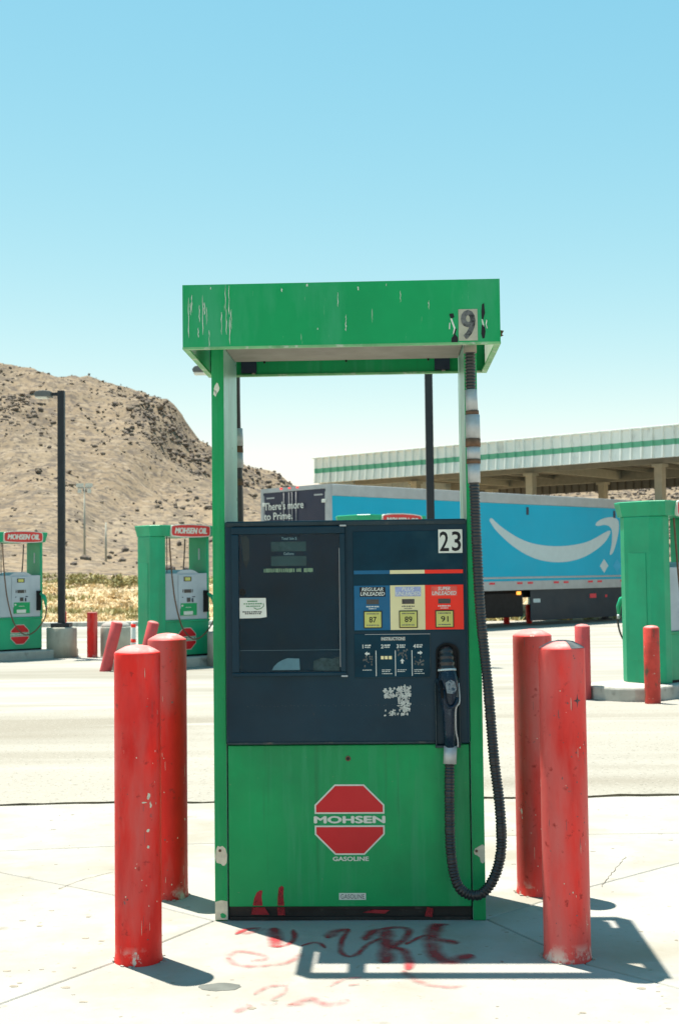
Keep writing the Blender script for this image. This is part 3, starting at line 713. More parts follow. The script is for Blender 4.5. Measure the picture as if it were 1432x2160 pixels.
mb.build('scratch_line', M['grey_ink'], con)
# nozzle boot
boot = MB()
rng_ = [(.4065+.047*math.cos(t), 1.072+.040*math.sin(t)) for t in [math.pi*i/12 for i in range(13)]]
inner_ = [(.4065+.040*math.cos(t), 1.070+.034*math.sin(t)) for t in [math.pi*i/12 for i in range(13)]]
o_ = [(.4535, .972)] + rng_ + [(.3595, .972)]; i_ = [(.4465, .972)] + inner_ + [(.3665, .972)]
b0 = len(boot.v)
for q, y in ((o_, YF-.0002), (o_, YF-.014), (i_, YF-.014), (i_, YF-.0002)): boot.v += [(x, y, z) for x, z in q]
L_ = len(o_)
for r_ in range(3):
    for k in range(L_-1): boot.face([r_*L_+k, r_*L_+k+1, (r_+1)*L_+k+1, (r_+1)*L_+k])
bo = boot.build('nozzle_boot', M['blackm'], con)
MB().prism(i_, YF-.0012, YF-.0003, 'xz').build('boot_back', M['ink'], bo)
ch = B('boot_channel', 'console', con, .357, .449, YF-.010, YF-.0004, .704, .970, bevel=.004)
for x in (.3555, .4505): B('channel_edge', 'console_edge', ch, x-.003, x+.003, YF-.026, YF-.0106, .704, .955, bevel=.0015)
B('channel_edge', 'console_edge', ch, .352, .454, YF-.028, YF-.0003, .6935, .7035, bevel=.002)

# canopy on top
can = B('canopy', 'green', P, -.598, .556, -.085, .375, 2.500, 2.512)      # roof plate, open slots front and back
x0, x1, y0, y1, z0, z1 = -.622, .622, -.250, .490, 2.285, 2.540
B('front_fascia', 'green_fascia', can, x0, x1, y0, y0+.006, z0+.008, z1)
bf = B('back_fascia', 'green', can, x0, x1, y1-.006, y1, z0+.008, z1)
for s in (-1, 1):
    xa = s*.622; a, b = (xa, xa+.006) if s < 0 else (xa-.006, xa)
    B('side_fascia', 'green', can, a, b, y0+.0065, y1-.0065, z0+.008, z1)
    B('side_lining', 'white_in', can, *( (b+.0005, b+.002) if s < 0 else (a-.002, a-.0005)), y0+.02, y1-.02, z0+.02, z1-.02)
B('fascia_lip', 'lip', can, x0-.001, x1+.001, y0-.001, y0+.022, z0, z0+.0078); B('fascia_lip', 'lip', can, x0-.001, x1+.001, y1-.022, y1+.001, z0, z0+.0078)
for s in (-1, 1): B('fascia_lip', 'lip', can, *((x0-.001, x0+.022) if s < 0 else (x1-.022, x1+.001)), y0+.0225, y1-.0225, z0, z0+.0078)
B('ceiling_panel', 'ceiling', can, -.49, .49, -.085, .372, 2.335, 2.349)
for x in (-.45, .40): B('slot_bracket', 'blackm', can, x-.028, x+.028, y0+.0065, -.0855, 2.47, 2.512)
for x in (-.44, .425): B('slot_bracket', 'navy', can, x-.034, x+.034, y1-.03, y1-.0065, 2.30, 2.512)
mb = MB()
for x in (-.36, 0., .36): mb.box(x-.004, x+.004, .366, .3745, 2.326, 2.3348)
mb.build('screw', M['blackm'], can)
for x in (-.42, .43): MB().lathe([(.007, -.004), (.009, 0), (.005, .004)], 8, c=(x, .470, 2.297)).build('bolt', M['ceiling'], can)
MB().prism([(0, 0), (.016, .008), (.010, .012), (.018, .026), (0, .03)], .1, .104, 'xz').build('bent_tab', M['rust'], can, loc=(.6222, -.30, 2.318))
# droppings, scrapes and the number on the fascia
yf = y0-.0005
def drip(x, za, zb, w, m='bird'):
    rr = random.Random(int(x*9999)); n = 6; L = []; Rr = []
    for i in range(n+1):
        z = za + (zb-za)*i/n; ww = w*(.2+rr.random()*.6)*(1 if 0 < i < n else .3); xx = x + .0012*math.sin(i*2.1+x*40)
        L.append((xx-ww, z)); Rr.append((xx+ww, z))
    MB().prism(L + Rr[::-1], yf-.0008, yf, 'xz').build('bird_dropping', M[m], frontf)
frontf = [o for o in kids(can) if o.name.startswith('front_fascia')][0]
for x, za, zb, w in ((-.598, 2.49, 2.33, .0022), (-.590, 2.47, 2.42, .0018), (-.585, 2.50, 2.43, .0022), (-.560, 2.37, 2.33, .0020), (-.555, 2.46, 2.39, .0020), (-.542, 2.50, 2.34, .0016), (-.535, 2.47, 2.42, .0030), (-.527, 2.45, 2.38, .0020),
                     (-.517, 2.36, 2.29, .0022), (-.452, 2.539, 2.43, .0018), (-.449, 2.44, 2.34, .0024), (-.438, 2.535, 2.42, .0022), (-.436, 2.41, 2.30, .0026), (-.468, 2.43, 2.34, .0018), (-.430, 2.44, 2.36, .0016),
                     (-.010, 2.50, 2.44, .0022), (.020, 2.385, 2.345, .0034), (.021, 2.41, 2.38, .0014), (.235, 2.50, 2.455, .0018), (.345, 2.46, 2.425, .0022), (-.23, 2.52, 2.505, .004), (-.13, 2.535, 2.525, .006), (.07, 2.52, 2.505, .0035), (.18, 2.53, 2.52, .003), (-.51, 2.53, 2.52, .003), (-.09, 2.36, 2.352, .003)):
    drip(x, za, zb, w)
pl = B('pump_number_plate', 'oldplate', frontf, .4595, .5335, yf-.0015, yf-.0002, 2.2985, 2.4220)
text('9', 'number', pl, w=.050, h=.112, cx=.497, cz=2.361, y=yf-.0016, bold=.01, depth=.0008, heavy=.0035)
for pts, m in (([(.424, 2.405), (.440, 2.407), (.444, 2.392), (.434, 2.386), (.427, 2.392)], 'ink'), ([(.428, 2.386), (.434, 2.387), (.447, 2.350), (.442, 2.330), (.436, 2.322), (.441, 2.346)], 'bird'),
               ([(.446, 2.346), (.452, 2.346), (.446, 2.324), (.456, 2.312), (.456, 2.293), (.430, 2.293), (.432, 2.310), (.440, 2.320)], 'ink'), ([(.424, 2.370), (.427, 2.370), (.426, 2.345), (.422, 2.345)], 'bird'),
               ([(.552, 2.440), (.560, 2.445), (.563, 2.405), (.556, 2.380), (.550, 2.384), (.549, 2.410)], 'ink'), ([(.549, 2.382), (.554, 2.380), (.560, 2.352), (.556, 2.352), (.551, 2.368)], 'bird'), ([(.550, 2.360), (.560, 2.356), (.564, 2.334), (.560, 2.308), (.552, 2.305), (.547, 2.325)], 'ink'),
               ([(.568, 2.38), (.571, 2.375), (.568, 2.36), (.572, 2.345), (.569, 2.345), (.565, 2.362)], 'bird')):
    MB().prism(pts, yf-.0010, yf-.0001, 'xz').build('scrape', M[m], frontf)

# hose, fittings and nozzle
HY = -.11
hose_pts = [(.512, HY+.01, 2.345), (.512, HY+.005, 2.290), (.512, HY, 2.204), (.512, HY, 2.109), (.517, HY, 2.014), (.517, HY, 1.814), (.521, HY, 1.672), (.525, HY, 1.503), (.535, HY, 1.240), (.560, HY, .940), (.579, HY, .661), (.598, HY, .476), (.601, HY, .310), (.573, HY, .200), (.522, HY-.005, .136), (.465, HY-.005, .134), (.424, HY, .179), (.404, HY+.01, .293), (.4025, HY+.03, .477), (.4065, HY+.05, .640)]
sp = spline(hose_pts, .0031)
path, rad, mis = [], [], []
L = 0.
for i, p in enumerate(sp):
    if i: L += (p-sp[i-1]).length
    r = .0198 + .0019*(1 if (L % .0125) > .0055 else -1)
    path.append(p); rad.append(r); mis.append(0)
hose = MB().tube(path, rad, 14, 0).build('hose', M['black'], P, fix=False)
for z, m, r, h in ((2.300, 'ceiling', .0265, .050),): MB().lathe([(r, -h/2), (r, h/2)], 20, c=(.512, HY+.005, z)).build('hose_collar', M[m], hose)
def fit(z0, z1, x0, x1, r0, r1, m):
    n = 20; MB().tube([(x0, HY, z0), (x1, HY, z1)], [r0, r1], n).build('hose_fitting', M[m], hose)
fit(2.125, 2.040, .512, .516, .0240, .0240, 'metal'); fit(2.0400, 2.024, .5165, .517, .0262, .0262, 'rust'); fit(2.0235, 1.928, .517, .5185, .0290, .0285, 'metal')
fit(1.928, 1.896, .5175, .517, .0302, .0302, 'rust'); fit(1.8955, 1.846, .518, .5185, .0272, .0272, 'metal'); fit(1.846, 1.829, .518, .518, .0285, .0285, 'rust'); fit(1.8285, 1.752, .5185, .5195, .0250, .0250, 'metal')
MB().tube([(.4075, HY+.052, .632), (.4110, HY+.060, .702)], [.0265, .0265], 20).build('hose_fitting', M['metal'], hose)
noz = MB()
NY = -.062
noz.tube([(.4105, NY+.008, .700), (.4085, NY+.004, .78), (.4085, NY, .84), (.4085, NY-.004, .90), (.4065, NY-.006, .955), (.403, NY-.002, .995), (.402, NY, 1.004)], [.0235, .0235, .027, .038, .041, .036, .031], 18)
nz_ = noz.build('nozzle', M['nozzle'], P, fix=False)
MB().tube([(.402, NY+.001, 1.002), (.4017, NY+.002, 1.010)], [.0375, .0365], 18).build('nozzle_ring', M['tprint'], nz_)
mb = MB(); pth = []; rd_ = []
for i in range(16):
    pth.append((.4015-.002*i/15, NY+.002+.025*(i/15)**2, 1.010+.078*i/15)); rd_.append((.034-.008*(i/15)) + (.0025 if i % 4 < 2 else -.0015))
mb.tube(pth, rd_, 16); mb.build('nozzle_bellows', M['black'], nz_)
mb = MB(); mb.prism([(.392, .958), (.412, .972), (.430, .962), (.436, .932), (.424, .915), (.398, .918)], NY-.0520, NY-.0400, 'xz'); mb.build('nozzle_label', M['worn'], nz_)
mb = MB(); mb.tube(spline([(.374, NY-.03, .965), (.377, NY-.055, .93), (.380, NY-.06, .90)], .01), .006, 8); mb.build('nozzle_lever', M['blackm'], nz_)
mb = MB(); mb.tube(spline([(.446, NY-.015, .955), (.449, NY-.03, .90), (.446, NY-.035, .875), (.434, NY-.03, .858), (.432, NY-.02, .80), (.434, NY-.015, .755), (.440, NY-.01, .730), (.440, NY-.005, .700)], .01), .0032, 8); mb.build('nozzle_guard', M['rail'], nz_)
mb = MB(); mb.tube(spline([(.388, NY-.035, .93), (.386, NY-.05, .90), (.39, NY-.05, .875), (.41, NY-.045, .86), (.432, NY-.035, .872), (.440, NY-.03, .90)], .01), .0055, 8); mb.build('nozzle_guard', M['nozzle'], nz_)
# hose of the far side
hp = [(-.512, PD+.10, 2.33), (-.512, PD+.11, 2.1), (-.505, PD+.11, 1.85), (-.505, PD+.11, 1.5), (-.54, PD+.11, .95), (-.59, PD+.12, .45), (-.56, PD+.12, .2), (-.48, PD+.12, .14), (-.41, PD+.11, .30), (-.405, PD+.07, .66), (-.405, PD+.06, .70)]
hb_ = MB().tube(spline(hp, .05), .0225, 12).build('hose', M['black'], P, fix=False)
for z0, z1, m in ((2.06, 1.98, 'metal'), (1.98, 1.95, 'rust'), (1.95, 1.88, 'metal'), (1.83, 1.80, 'rust')):
    MB().tube([(-.508, PD+.11, z0), (-.506, PD+.11, z1)], .028, 16).build('hose_fitting', M[m], hb_)
MB().tube([(-.405, PD+.06, .69), (-.405, PD+.06, .85), (-.405, PD+.065, .95), (-.405, PD+.05, 1.05)], [.024, .03, .04, .03], 14).build('nozzle', M['nozzle'], P, fix=False)

# ------------------------------------------------------------------ thick red bollards round the pump
def surf_chip(mb, r, th, z, w, h, rr, n=8, mi=0):
    pl = blob(0, 0, w, h, n, .5, rr); b = len(mb.v)
    for u, v in pl: a = th + u/r; mb.v.append((r*math.cos(a), r*math.sin(a), z+v))
    mb.face([b+i for i in range(n)], mi)
def bollard(x, y, label, h=1.118, r=.0845, scuff=False, chips=()):
    root = empty('bollard', (x, y, -.0)); tag(root, label, 'bollard', 'thick red bollards round the near pump')
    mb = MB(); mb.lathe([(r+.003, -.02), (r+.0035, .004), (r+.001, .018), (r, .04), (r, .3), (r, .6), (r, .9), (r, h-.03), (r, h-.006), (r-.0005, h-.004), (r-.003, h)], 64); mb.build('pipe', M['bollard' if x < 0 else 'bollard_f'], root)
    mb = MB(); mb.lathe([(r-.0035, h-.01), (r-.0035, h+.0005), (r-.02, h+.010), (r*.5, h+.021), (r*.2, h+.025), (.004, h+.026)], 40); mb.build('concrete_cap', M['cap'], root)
    rr = random.Random(int(x*1000)+5)
    for nm, m, n, dark in (('paint_chip', 'chip', 16, 0), ('dark_scuff', 'scuffdark', 9 if not scuff else 40, 1)):
        mb = MB()
        for i in range(n):
            th = R(-90) + rr.gauss(.35 if not dark else .5, .55); z = h*(rr.random()**(1.4 if not dark else .9))*.96 + .02
            if rr.random() < .35: surf_chip(mb, r+.0006, th, z, rr.uniform(.0005, .0010), rr.uniform(.008, .030), rr)
            else: surf_chip(mb, r+.0006, th, z, rr.uniform(.0008, .0030), rr.uniform(.0010, .0042), rr)
        for th, z, w, hh in (chips if not dark else ()): surf_chip(mb, r+.0007, R(-90)+th, z, w, hh, rr, 10)
        mb.build(nm, M[m], root, fix=False)
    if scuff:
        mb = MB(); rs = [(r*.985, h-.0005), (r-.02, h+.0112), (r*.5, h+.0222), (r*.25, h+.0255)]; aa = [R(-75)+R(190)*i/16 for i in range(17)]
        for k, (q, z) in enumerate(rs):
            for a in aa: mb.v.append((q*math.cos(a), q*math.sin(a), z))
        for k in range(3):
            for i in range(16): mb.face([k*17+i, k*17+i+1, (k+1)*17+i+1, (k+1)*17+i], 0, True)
        mb.build('dark_cap_patch', M['scuffdark'], root, fix=False)  # dark sector laid over the right part of the cap
        mb = MB()
        for a0 in range(8):
            ln = .020 if a0 % 2 == 0 else .007; th = R(-90)+.50
            t0 = a0*math.pi/4; pts = [(.004*math.cos(t0-1.2), .004*math.sin(t0-1.2)), (ln*math.cos(t0), ln*math.sin(t0)), (.004*math.cos(t0+1.2), .004*math.sin(t0+1.2))]; b = len(mb.v)
            for u, v in pts: a = th + u*.8/r; mb.v.append(((r+.0008)*math.cos(a), (r+.0008)*math.sin(a), .93+v*1.3))
            mb.face([b, b+1, b+2])
        mb.build('dark_scuff', M['scuffdark'], root, fix=False)
    mb = MB(); rr = random.Random(int(x*1000))
    for i in range(15):
        a = rr.uniform(0, math.tau); q = r+rr.uniform(.003, .012); s = rr.uniform(.002, .010)
        mb.prism(blob(q*math.cos(a), q*math.sin(a), s, s, 6, .4, rr), 0, rr.uniform(.002, .005), 'xy')
    mb.build('concrete_crumbs', M['concrete'], root)
    return root
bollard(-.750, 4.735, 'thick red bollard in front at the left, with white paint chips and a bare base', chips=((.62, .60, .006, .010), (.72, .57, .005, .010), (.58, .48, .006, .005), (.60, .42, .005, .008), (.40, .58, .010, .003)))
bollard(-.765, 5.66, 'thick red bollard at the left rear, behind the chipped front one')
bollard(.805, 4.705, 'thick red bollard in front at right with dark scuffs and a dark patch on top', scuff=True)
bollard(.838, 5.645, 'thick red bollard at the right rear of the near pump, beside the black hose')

# ------------------------------------------------------------------ newer pumps in the row behind
TH = R(41)
def make_pump():
    root = empty('fuel_pump', (0, 0, 0)); tag(root, 'x', 'fuel pump', 'green fuel pumps in the row behind')
    lb = B('lower_body', 'pumpgreen', root, -.42, .40, -.262, .262, 0, .565, bevel=.012)
    B('body_ledge', 'pumpgreen', root, -.418, .41, -.275, .275, .535, .572, bevel=.01)
    B('base_skirt', 'blackm', lb, -.41, .39, -.266, .266, 0, .03)
    colp = [(-.42, -.29), (-.54, -.29), (-.63, -.17), (-.63, .17), (-.54, .29), (-.42, .29)]
    cl = MB().prism(colp, 0, 1.862, 'xy').build('column', M['pumpgreen'], root, bevel=.012)
    MB().prism([(-.6325, -.12), (-.6325, .12), (-.636, .12), (-.636, -.12)], .25, 1.45, 'xy').build('column_panel', M['pumpgreen'], cl, bevel=.003)
    B('end_plate', 'pumpgreen', root, .372, .420, -.25, .25, .573, 1.862, bevel=.01)
    B('white_label', 'pumpwhite', root, .3695, .3715, -.06, -.02, 1.5, 1.68)
    wp = B('pump_head', 'pumpwhite', root, -.4195, .371, -.255, .255, .573, 1.29, bevel=.008)
    MB().prism([(-.21, 1.29), (.21, 1.29), (.15, 1.325), (.08, 1.345), (-.08, 1.345), (-.15, 1.325)], -.255, .255, 'xz').build('head_arch', M['pumpwhite'], wp, bevel=.006)
    capp = [(-.665, -.20), (-.565, -.345), (.46, -.345), (.50, -.28), (.50, .28), (.46, .345), (-.565, .345), (-.665, .20)]
    mb = MB(); n = len(capp)
    for z, s in ((1.862, .94), (1.90, .955), (2.005, 1.0), (2.022, 1.0), (2.03, .985)):
        mb.v += [((x+.08)*s-.08, y*s, z) for x, y in capp]
    for r_ in range(4):
        for k in range(n): mb.face([r_*n+k, r_*n+(k+1) % n, (r_+1)*n+(k+1) % n, (r_+1)*n+k])
    mb.face([k for k in reversed(range(n))]); mb.face([4*n+k for k in range(n)])
    cp = mb.build('cap', M['pumpgreen'], root)
    for s in (-1, 1):
        rz = 0. if s < 0 else math.pi
        oval = [(-.36, -.075), (-.33, -.088), (-.2, -.099), (0, -.104), (.2, -.099), (.33, -.088), (.36, -.075), (.367, -.03), (.367, .03), (.36, .070), (.33, .083), (.2, .098), (0, .104), (-.2, .098), (-.33, .083), (-.36, .070), (-.367, .03), (-.367, -.03)]
        sg = MB().prism([(x, z) for x, z in oval], -.366, -.325, 'xz').build('sign', M['logowhite'], root, rz=rz, loc=(0, 0, 1.948))
        MB().prism([(x*.967, z*.87) for x, z in oval], -.3675, -.3655, 'xz').build('sign_face', M['signred'], sg)
        text('MOHSEN OIL', 'logowhite', sg, w=.59, h=.088, cx=0, cz=0, y=-.368, shear=.22, bold=0., depth=.002, heavy=.007)
        y = -.2555
        f = empty('fascia_side', (0, 0, 0), rz)
        f.parent = root
        def bx(nm, m, x0, x1, z0, z1, d=.004, bev=.0): return B(nm, m, wp, *((x0, x1, y-d, y-.0003) if s < 0 else (-x1-.0485, -x0-.0485, -y+.0003, -y+d)), z0, z1, bevel=bev)
        bpy.data.objects.remove(f)
        bx('bezel', 'pumpwhite', -.175, .165, .74, 1.27, .014, .012)
        y -= .014
        bx('display', 'bezel', -.075, .065, 1.165, 1.235); bx('display_digits', 'button', -.055, .045, 1.175, 1.225, .0055)
        bx('keypad', 'lcd_dark', -.07, .06, .985, 1.04); bx('button_block', 'lcd_dark', -.10, -.085, .99, 1.04); bx('button_block', 'lcd_dark', .075, .09, .99, 1.04)
        bx('card_reader', 'lcd_dark', -.02, .04, .845, .91, .012); bx('card_slot', 'navy', .07, .10, .84, .90); bx('label_strip', 'navy', -.11, -.09, .91, .925); bx('label_strip', 'navy', .08, .13, .915, .93)
        y += .014
        bx('green_sticker', 'sticker_g', -.135, .165, .635, .825, .0152)
        bx('sticker_box', 'white', -.08, .09, .645, .70, .0162); bx('sticker_mark', 'white', -.12, -.09, .775, .80, .0162); bx('sticker_mark', 'white', -.04, .06, .755, .762, .0162)
        bx('nozzle_holder', 'blackm', .292, .366, .68, 1.02, .05, .008)
        hx = (lambda v: v) if s < 0 else (lambda v: -v-.02)
        hpts = [(-.37, -.32, 1.84), (-.36, -.33, 1.55), (-.33, -.335, 1.2), (-.28, -.34, .85), (-.17, -.345, .48), (-.03, -.345, .30), (.07, -.345, .27), (.19, -.345, .33), (.33, -.345, .50), (.385, -.345, .66), (.385, -.34, .76)]
        hz = MB().tube(spline([(hx(p[0]), p[1]*(1 if s < 0 else -1)*(1 + .30*max(0, min(1, (p[0]+.1)/.45))), p[2]) for p in hpts], .04), .0115, 8).build('hose', M['rust'] if s < 0 else M['black'], root, fix=False)
        nzb = MB().tube([(hx(.385), s*.435, .745), (hx(.375), s*.44, .84), (hx(.36), s*.41, .92), (hx(.335), s*.33, .97)], [.016, .03, .036, .02], 10).build('nozzle', M['pumpgreen'], root, fix=False)
        MB().tube([(hx(.392), s*.435, .70), (hx(.386), s*.435, .75)], .018, 8).build('hose_fitting', M['metal'], nzb)
        if s < 0: octo_logo(lb, -.02, .275, .34, -.2625, 'MOHSEN', .004)
    B('inner_brace', 'black', root, -.34, -.33, -.20, -.19, 1.30, 1.86)
    return root
pump0 = make_pump()
rows = [((-5.66, 22.25, .13), 'green fuel pump at the far left edge, by the lamp post on a concrete cylinder'), ((-2.545, 20.15, .13), 'green fuel pump with leaning red bollards at its left, half behind the near pump post'),
        ((3.80, 14.78, .13), 'green fuel pump at the right edge, in front of the blue trailer'), ((.60, 17.35, .13), 'green fuel pump whose cap just shows above the dark console')]
for i, (loc, lab) in enumerate(rows):
    o = pump0 if i == 0 else copy_tree(pump0)
    o.location = loc; o.rotation_euler = (0, 0, TH); o['label'] = lab
    isl = []
    for a in [math.pi*k/8 for k in range(-4, 5)]: isl.append((1.0+.42*math.cos(a), .45*math.sin(a)))
    for a in [math.pi*k/8 for k in range(4, 13)]: isl.append((-1.0+.42*math.cos(a), .45*math.sin(a)))
    isl = [(x*.86-.04, y) for x, y in isl]
    t = MB().prism(isl, -.04, .13, 'xy').build('pump_island', M['kerb'], loc=(loc[0], loc[1], 0), rz=TH, bevel=.025)
    t['kind'] = 'structure'

# ------------------------------------------------------------------ small bollards, posts and cylinders
def post_thing(name, x, y, h, r, m, label, cat, group=None, lean=(0, 0), capm='cap', z=-.02, square=False):
    root = empty(name, (x, y, z)); tag(root, label, cat, group)
    if square: MB().box(-r, r, -r, r, -.05, h).build('pipe', M[m], root, bevel=.006); B('top_plate', capm, root, -r*.96, r*.96, -r*.96, r*.96, h+.0005, h+.012, bevel=.003)
    else:
        MB().lathe([(r, -.05), (r, .02), (r, h*.5), (r, h-.006), (r-.004, h)], 28).build('pipe', M[m], root)
        MB().lathe([(r-.005, h-.008), (r-.005, h+.001), (r*.75, h+.014), (r*.35, h+.022), (.003, h+.024)], 24).build('concrete_cap', M[capm], root)
    root.rotation_euler = (lean[1], lean[0], 0); return root
G2 = 'thin red bollards round the pump islands'
post_thing('bollard', 2.655, 14.15, .80, .083, 'redfade', 'faded pink bollard standing left of the right-hand pump island', 'bollard', G2)
post_thing('bollard', 3.285, 13.62, .80, .083, 'redrust', 'rusty red bollard with peeling paint in front of the right-hand pump island', 'bollard', G2)
post_thing('bollard', -3.50, 19.1, .74, .085, 'redfade', 'leaning red bollard farther left, in front of the squat concrete cylinder', 'bollard', G2, lean=(R(14), 0))
post_thing('bollard', -2.93, 18.9, .74, .085, 'redfade', 'leaning red bollard right beside the middle pump column', 'bollard', G2, lean=(R(14), 0))
post_thing('bollard', -6.06, 28.0, .72, .085, 'bollard', 'red bollard mostly hidden behind the foot of the lamp post', 'bollard', G2, z=-.10)
post_thing('bollard', 5.35, 41.5, .55, .10, 'bollard', 'left of the two red bollards seen under the blue trailer', 'bollard', 'red bollards under the trailer', z=-.32)
post_thing('bollard', 6.12, 41.8, .60, .10, 'bollard', 'right of the two red bollards seen under the blue trailer', 'bollard', 'red bollards under the trailer', z=-.32)
post_thing('square_post', -4.33, 22.4, .77, .078, 'bollard', 'upright square red post between two concrete cylinders', 'post', square=True)
cyl = empty('concrete_cylinder', (-3.96, 22.6, -.02)); tag(cyl, 'squat pale concrete cylinder with a rounded white top', 'concrete base')
MB().lathe([(.262, -.05), (.262, .50), (.255, .52)], 40).build('drum', M['drum'], cyl)
MB().lathe([(.25, .515), (.25, .535), (.22, .575), (.12, .615), (.02, .622)], 36).build('domed_top', M['concrete'], cyl)
dl = empty('delineator_post', (-4.13, 25.6, -.04)); tag(dl, 'white traffic post with red bands beside the middle pump', 'traffic post')
MB().lathe([(.055, 0), (.05, .05), (.045, .5), (.03, .52)], 16).build('tube', M['white'], dl)
for z in (.10, .40): MB().lathe([(.0535-.01*z, z), (.053-.01*z, z+.07)], 16).build('red_band', M['redp'], dl)
MB().lathe([(.11, -.03), (.11, .015), (.06, .03)], 16).build('rubber_foot', M['black'], dl)
rk = empty('dark_rock', (-6.9, 45.3, hill_z(-6.9, 45.3)-.05)); tag(rk, 'dark rock by the kerb just left of the middle pump', 'rock')
mb = MB(); b = 0
for v in ICO[0]: mb.v.append((v.x*.42*random.uniform(.8, 1.2), v.y*.3, v.z*.22*random.uniform(.8, 1.2)+.15))
for f in ICO[1]: mb.face(list(f))
mb.build('boulder', M['rock'], rk, fix=False)

# ------------------------------------------------------------------ lamp posts
def lamp(x, y, label):
    root = empty('lamp_post', (x, y, -.02)); tag(root, label, 'lamp post', 'dark lamp posts on concrete bases')
    MB().lathe([(.262, -.05), (.262, .505), (.25, .525)], 40).build('concrete_base', M['drum'], root)
    B('base_plate', 'lamp', root, -.16, .16, -.16, .16, .526, .60, bevel=.01)
    MB().box(-.0585, .0585, -.0585, .0585, .601, 4.69).build('pole', M['lamp'], root, bevel=.006)
    B('arm', 'lamp', root, -.17, -.059, -.03, .03, 4.60, 4.66, bevel=.005)
    h = MB().prism([(-.17, 4.575), (-.17, 4.675), (-.30, 4.69), (-.42, 4.675), (-.46, 4.63), (-.45, 4.585)], -.13, .13, 'xz').build('lamp_head', M['lamphead'], root, bevel=.012)
    B('lens', 'lamp_glass', h, -.44, -.24, -.11, .11, 4.560, 4.5845, bevel=.006)
    return root
lamp(-4.885, 22.5, 'dark lamp post on a concrete cylinder, left against the hill')
lamp(-1.815, 20.0, 'lamp post hidden behind the left green post, only its head showing under the canopy edge')
lamp(1.40, 19.7, 'dark lamp post rising behind the console in the open gap of the near pump')

def far_pole(x, y, h, heads, label):
    z = hill_z(x, y); root = empty('utility_pole', (x, y, z)); tag(root, label, 'utility pole', 'thin poles at the foot of the hill')
    MB().tube([(0, 0, -.2), (0, 0, h)], [.11, .07], 8).build('pole', M['drum'], root, fix=False)
    if heads:
        B('crossarm', 'rail', root, -.62, .62, -.05, .05, h-.05, h+.05)
        for sx in (-.6, -.25, .25, .6): B('floodlight', 'white', root, sx-.15, sx+.15, -.15, .1, h+.06, h+.42)
        for sx in (-.45, .45): B('floodlight', 'white', root, sx-.15, sx+.15, -.15, .1, h-.5, h-.1)
far_pole(-23.9, 120, 6.6, True, 'thin pale pole with white floodlights in front of the hill')
far_pole(-21.9, 120, 3.6, False, 'short bare pole right of the floodlight pole')

# ------------------------------------------------------------------ blue trailer
TA = math.atan2(.6945, .7195)
T = empty('semi_trailer', (-.316, 33.7, -.3), TA); tag(T, 'blue box trailer with pale smile arrow and navy rear doors, parked behind the pumps', 'trailer')
TL, TW, T0, T1 = 16.15, 2.66, 1.12, 4.05
B('box_body', 'trailer', T, .14, TL, 0, TW, T0, T1-.02)
sp_ = B('side_panel', 'trailer', T, .16, TL-.02, -.012, -.0005, 1.46, 3.74)
B('top_rail', 'rail', T, .10, TL, -.035, TW+.035, 3.742, T1, bevel=.02)
B('lower_moulding', 'rail', T, .12, TL, -.03, -.0005, 1.452, 1.512, bevel=.01); B('lower_moulding', 'trailer', T, .12, TL, -.018, -.0005, 1.385, 1.4515)
br_ = B('bottom_rail', 'rail', T, .12, TL, -.032, -.0005, T0-.02, 1.3845, bevel=.008)
me = MB().box(0, .26, -.037, -.0325, 1.285, 1.345).mesh('reflector', M['reflector'])
k = 0; x = .5
while x < TL-.6:
    for dx in (0, .52): link('reflector', me, br_, (x+dx, 0, 0))
    x += 1.85
SMILE = [(6.67, 3.19), (6.9, 2.96), (7.27, 2.71), (7.79, 2.43), (8.4, 2.19), (9.1, 2.02), (9.91, 1.95), (10.74, 1.99), (11.52, 2.14), (12.23, 2.4), (12.69, 2.66), (12.95, 2.93), (12.88, 2.99), (12.61, 2.92), (12.15, 2.76), (11.62, 2.61), (10.93, 2.51), (10.17, 2.46), (9.44, 2.47), (8.72, 2.54), (8.1, 2.68), (7.5, 2.9), (7.05, 3.11), (6.78, 3.27), (6.69, 3.26)]
ARROW = [(12.12, 3.16), (12.17, 3.25), (12.44, 3.36), (12.8, 3.43), (13.17, 3.44), (13.4, 3.36), (13.46, 3.22), (13.43, 2.98), (13.32, 2.67), (13.13, 2.33), (12.98, 2.2), (12.89, 2.22), (13.0, 2.51), (13.05, 2.82), (13.02, 3.03), (12.88, 3.14), (12.61, 3.18), (12.3, 3.14)]
def smooth_poly(p):
    q = [Vector((a, b, 0)) for a, b in p]; n = len(q); out = []
    for i in range(n):
        p0, p1, p2, p3 = q[i-1], q[i], q[(i+1) % n], q[(i+2) % n]
        for k in range(3):
            t = k/3; v = .5*((2*p1)+(-p0+p2)*t+(2*p0-5*p1+4*p2-p3)*t*t+(-p0+3*p1-3*p2+p3)*t**3); out.append((v.x, v.y))
    return out
def ngon_decal(poly, name, m, y=-.0165):
    tri = tessellate_polygon([[Vector((a, b, 0)) for a, b in poly]]); mb = MB(); n = len(poly)
    mb.v = [(a, y, b) for a, b in poly] + [(a, -.0125, b) for a, b in poly]
    for t in tri: mb.face(list(t))
    for i in range(n): mb.face([i, (i+1) % n, n+(i+1) % n, n+i])
    return mb.build(name, M[m], sp_)
ngon_decal(smooth_poly(SMILE), 'smile_mark', 'tprint'); ngon_decal(smooth_poly(ARROW), 'arrow_mark', 'tprint')
ngon_decal([(12.55, 2.05), (12.79, 1.83), (12.54, 1.59), (12.31, 1.82)], 'diamond_mark', 'tprint'); ngon_decal([(13.3, 2.05), (13.55, 1.83), (13.3, 1.60), (13.05, 1.82)], 'diamond_mark', 'tfaint')
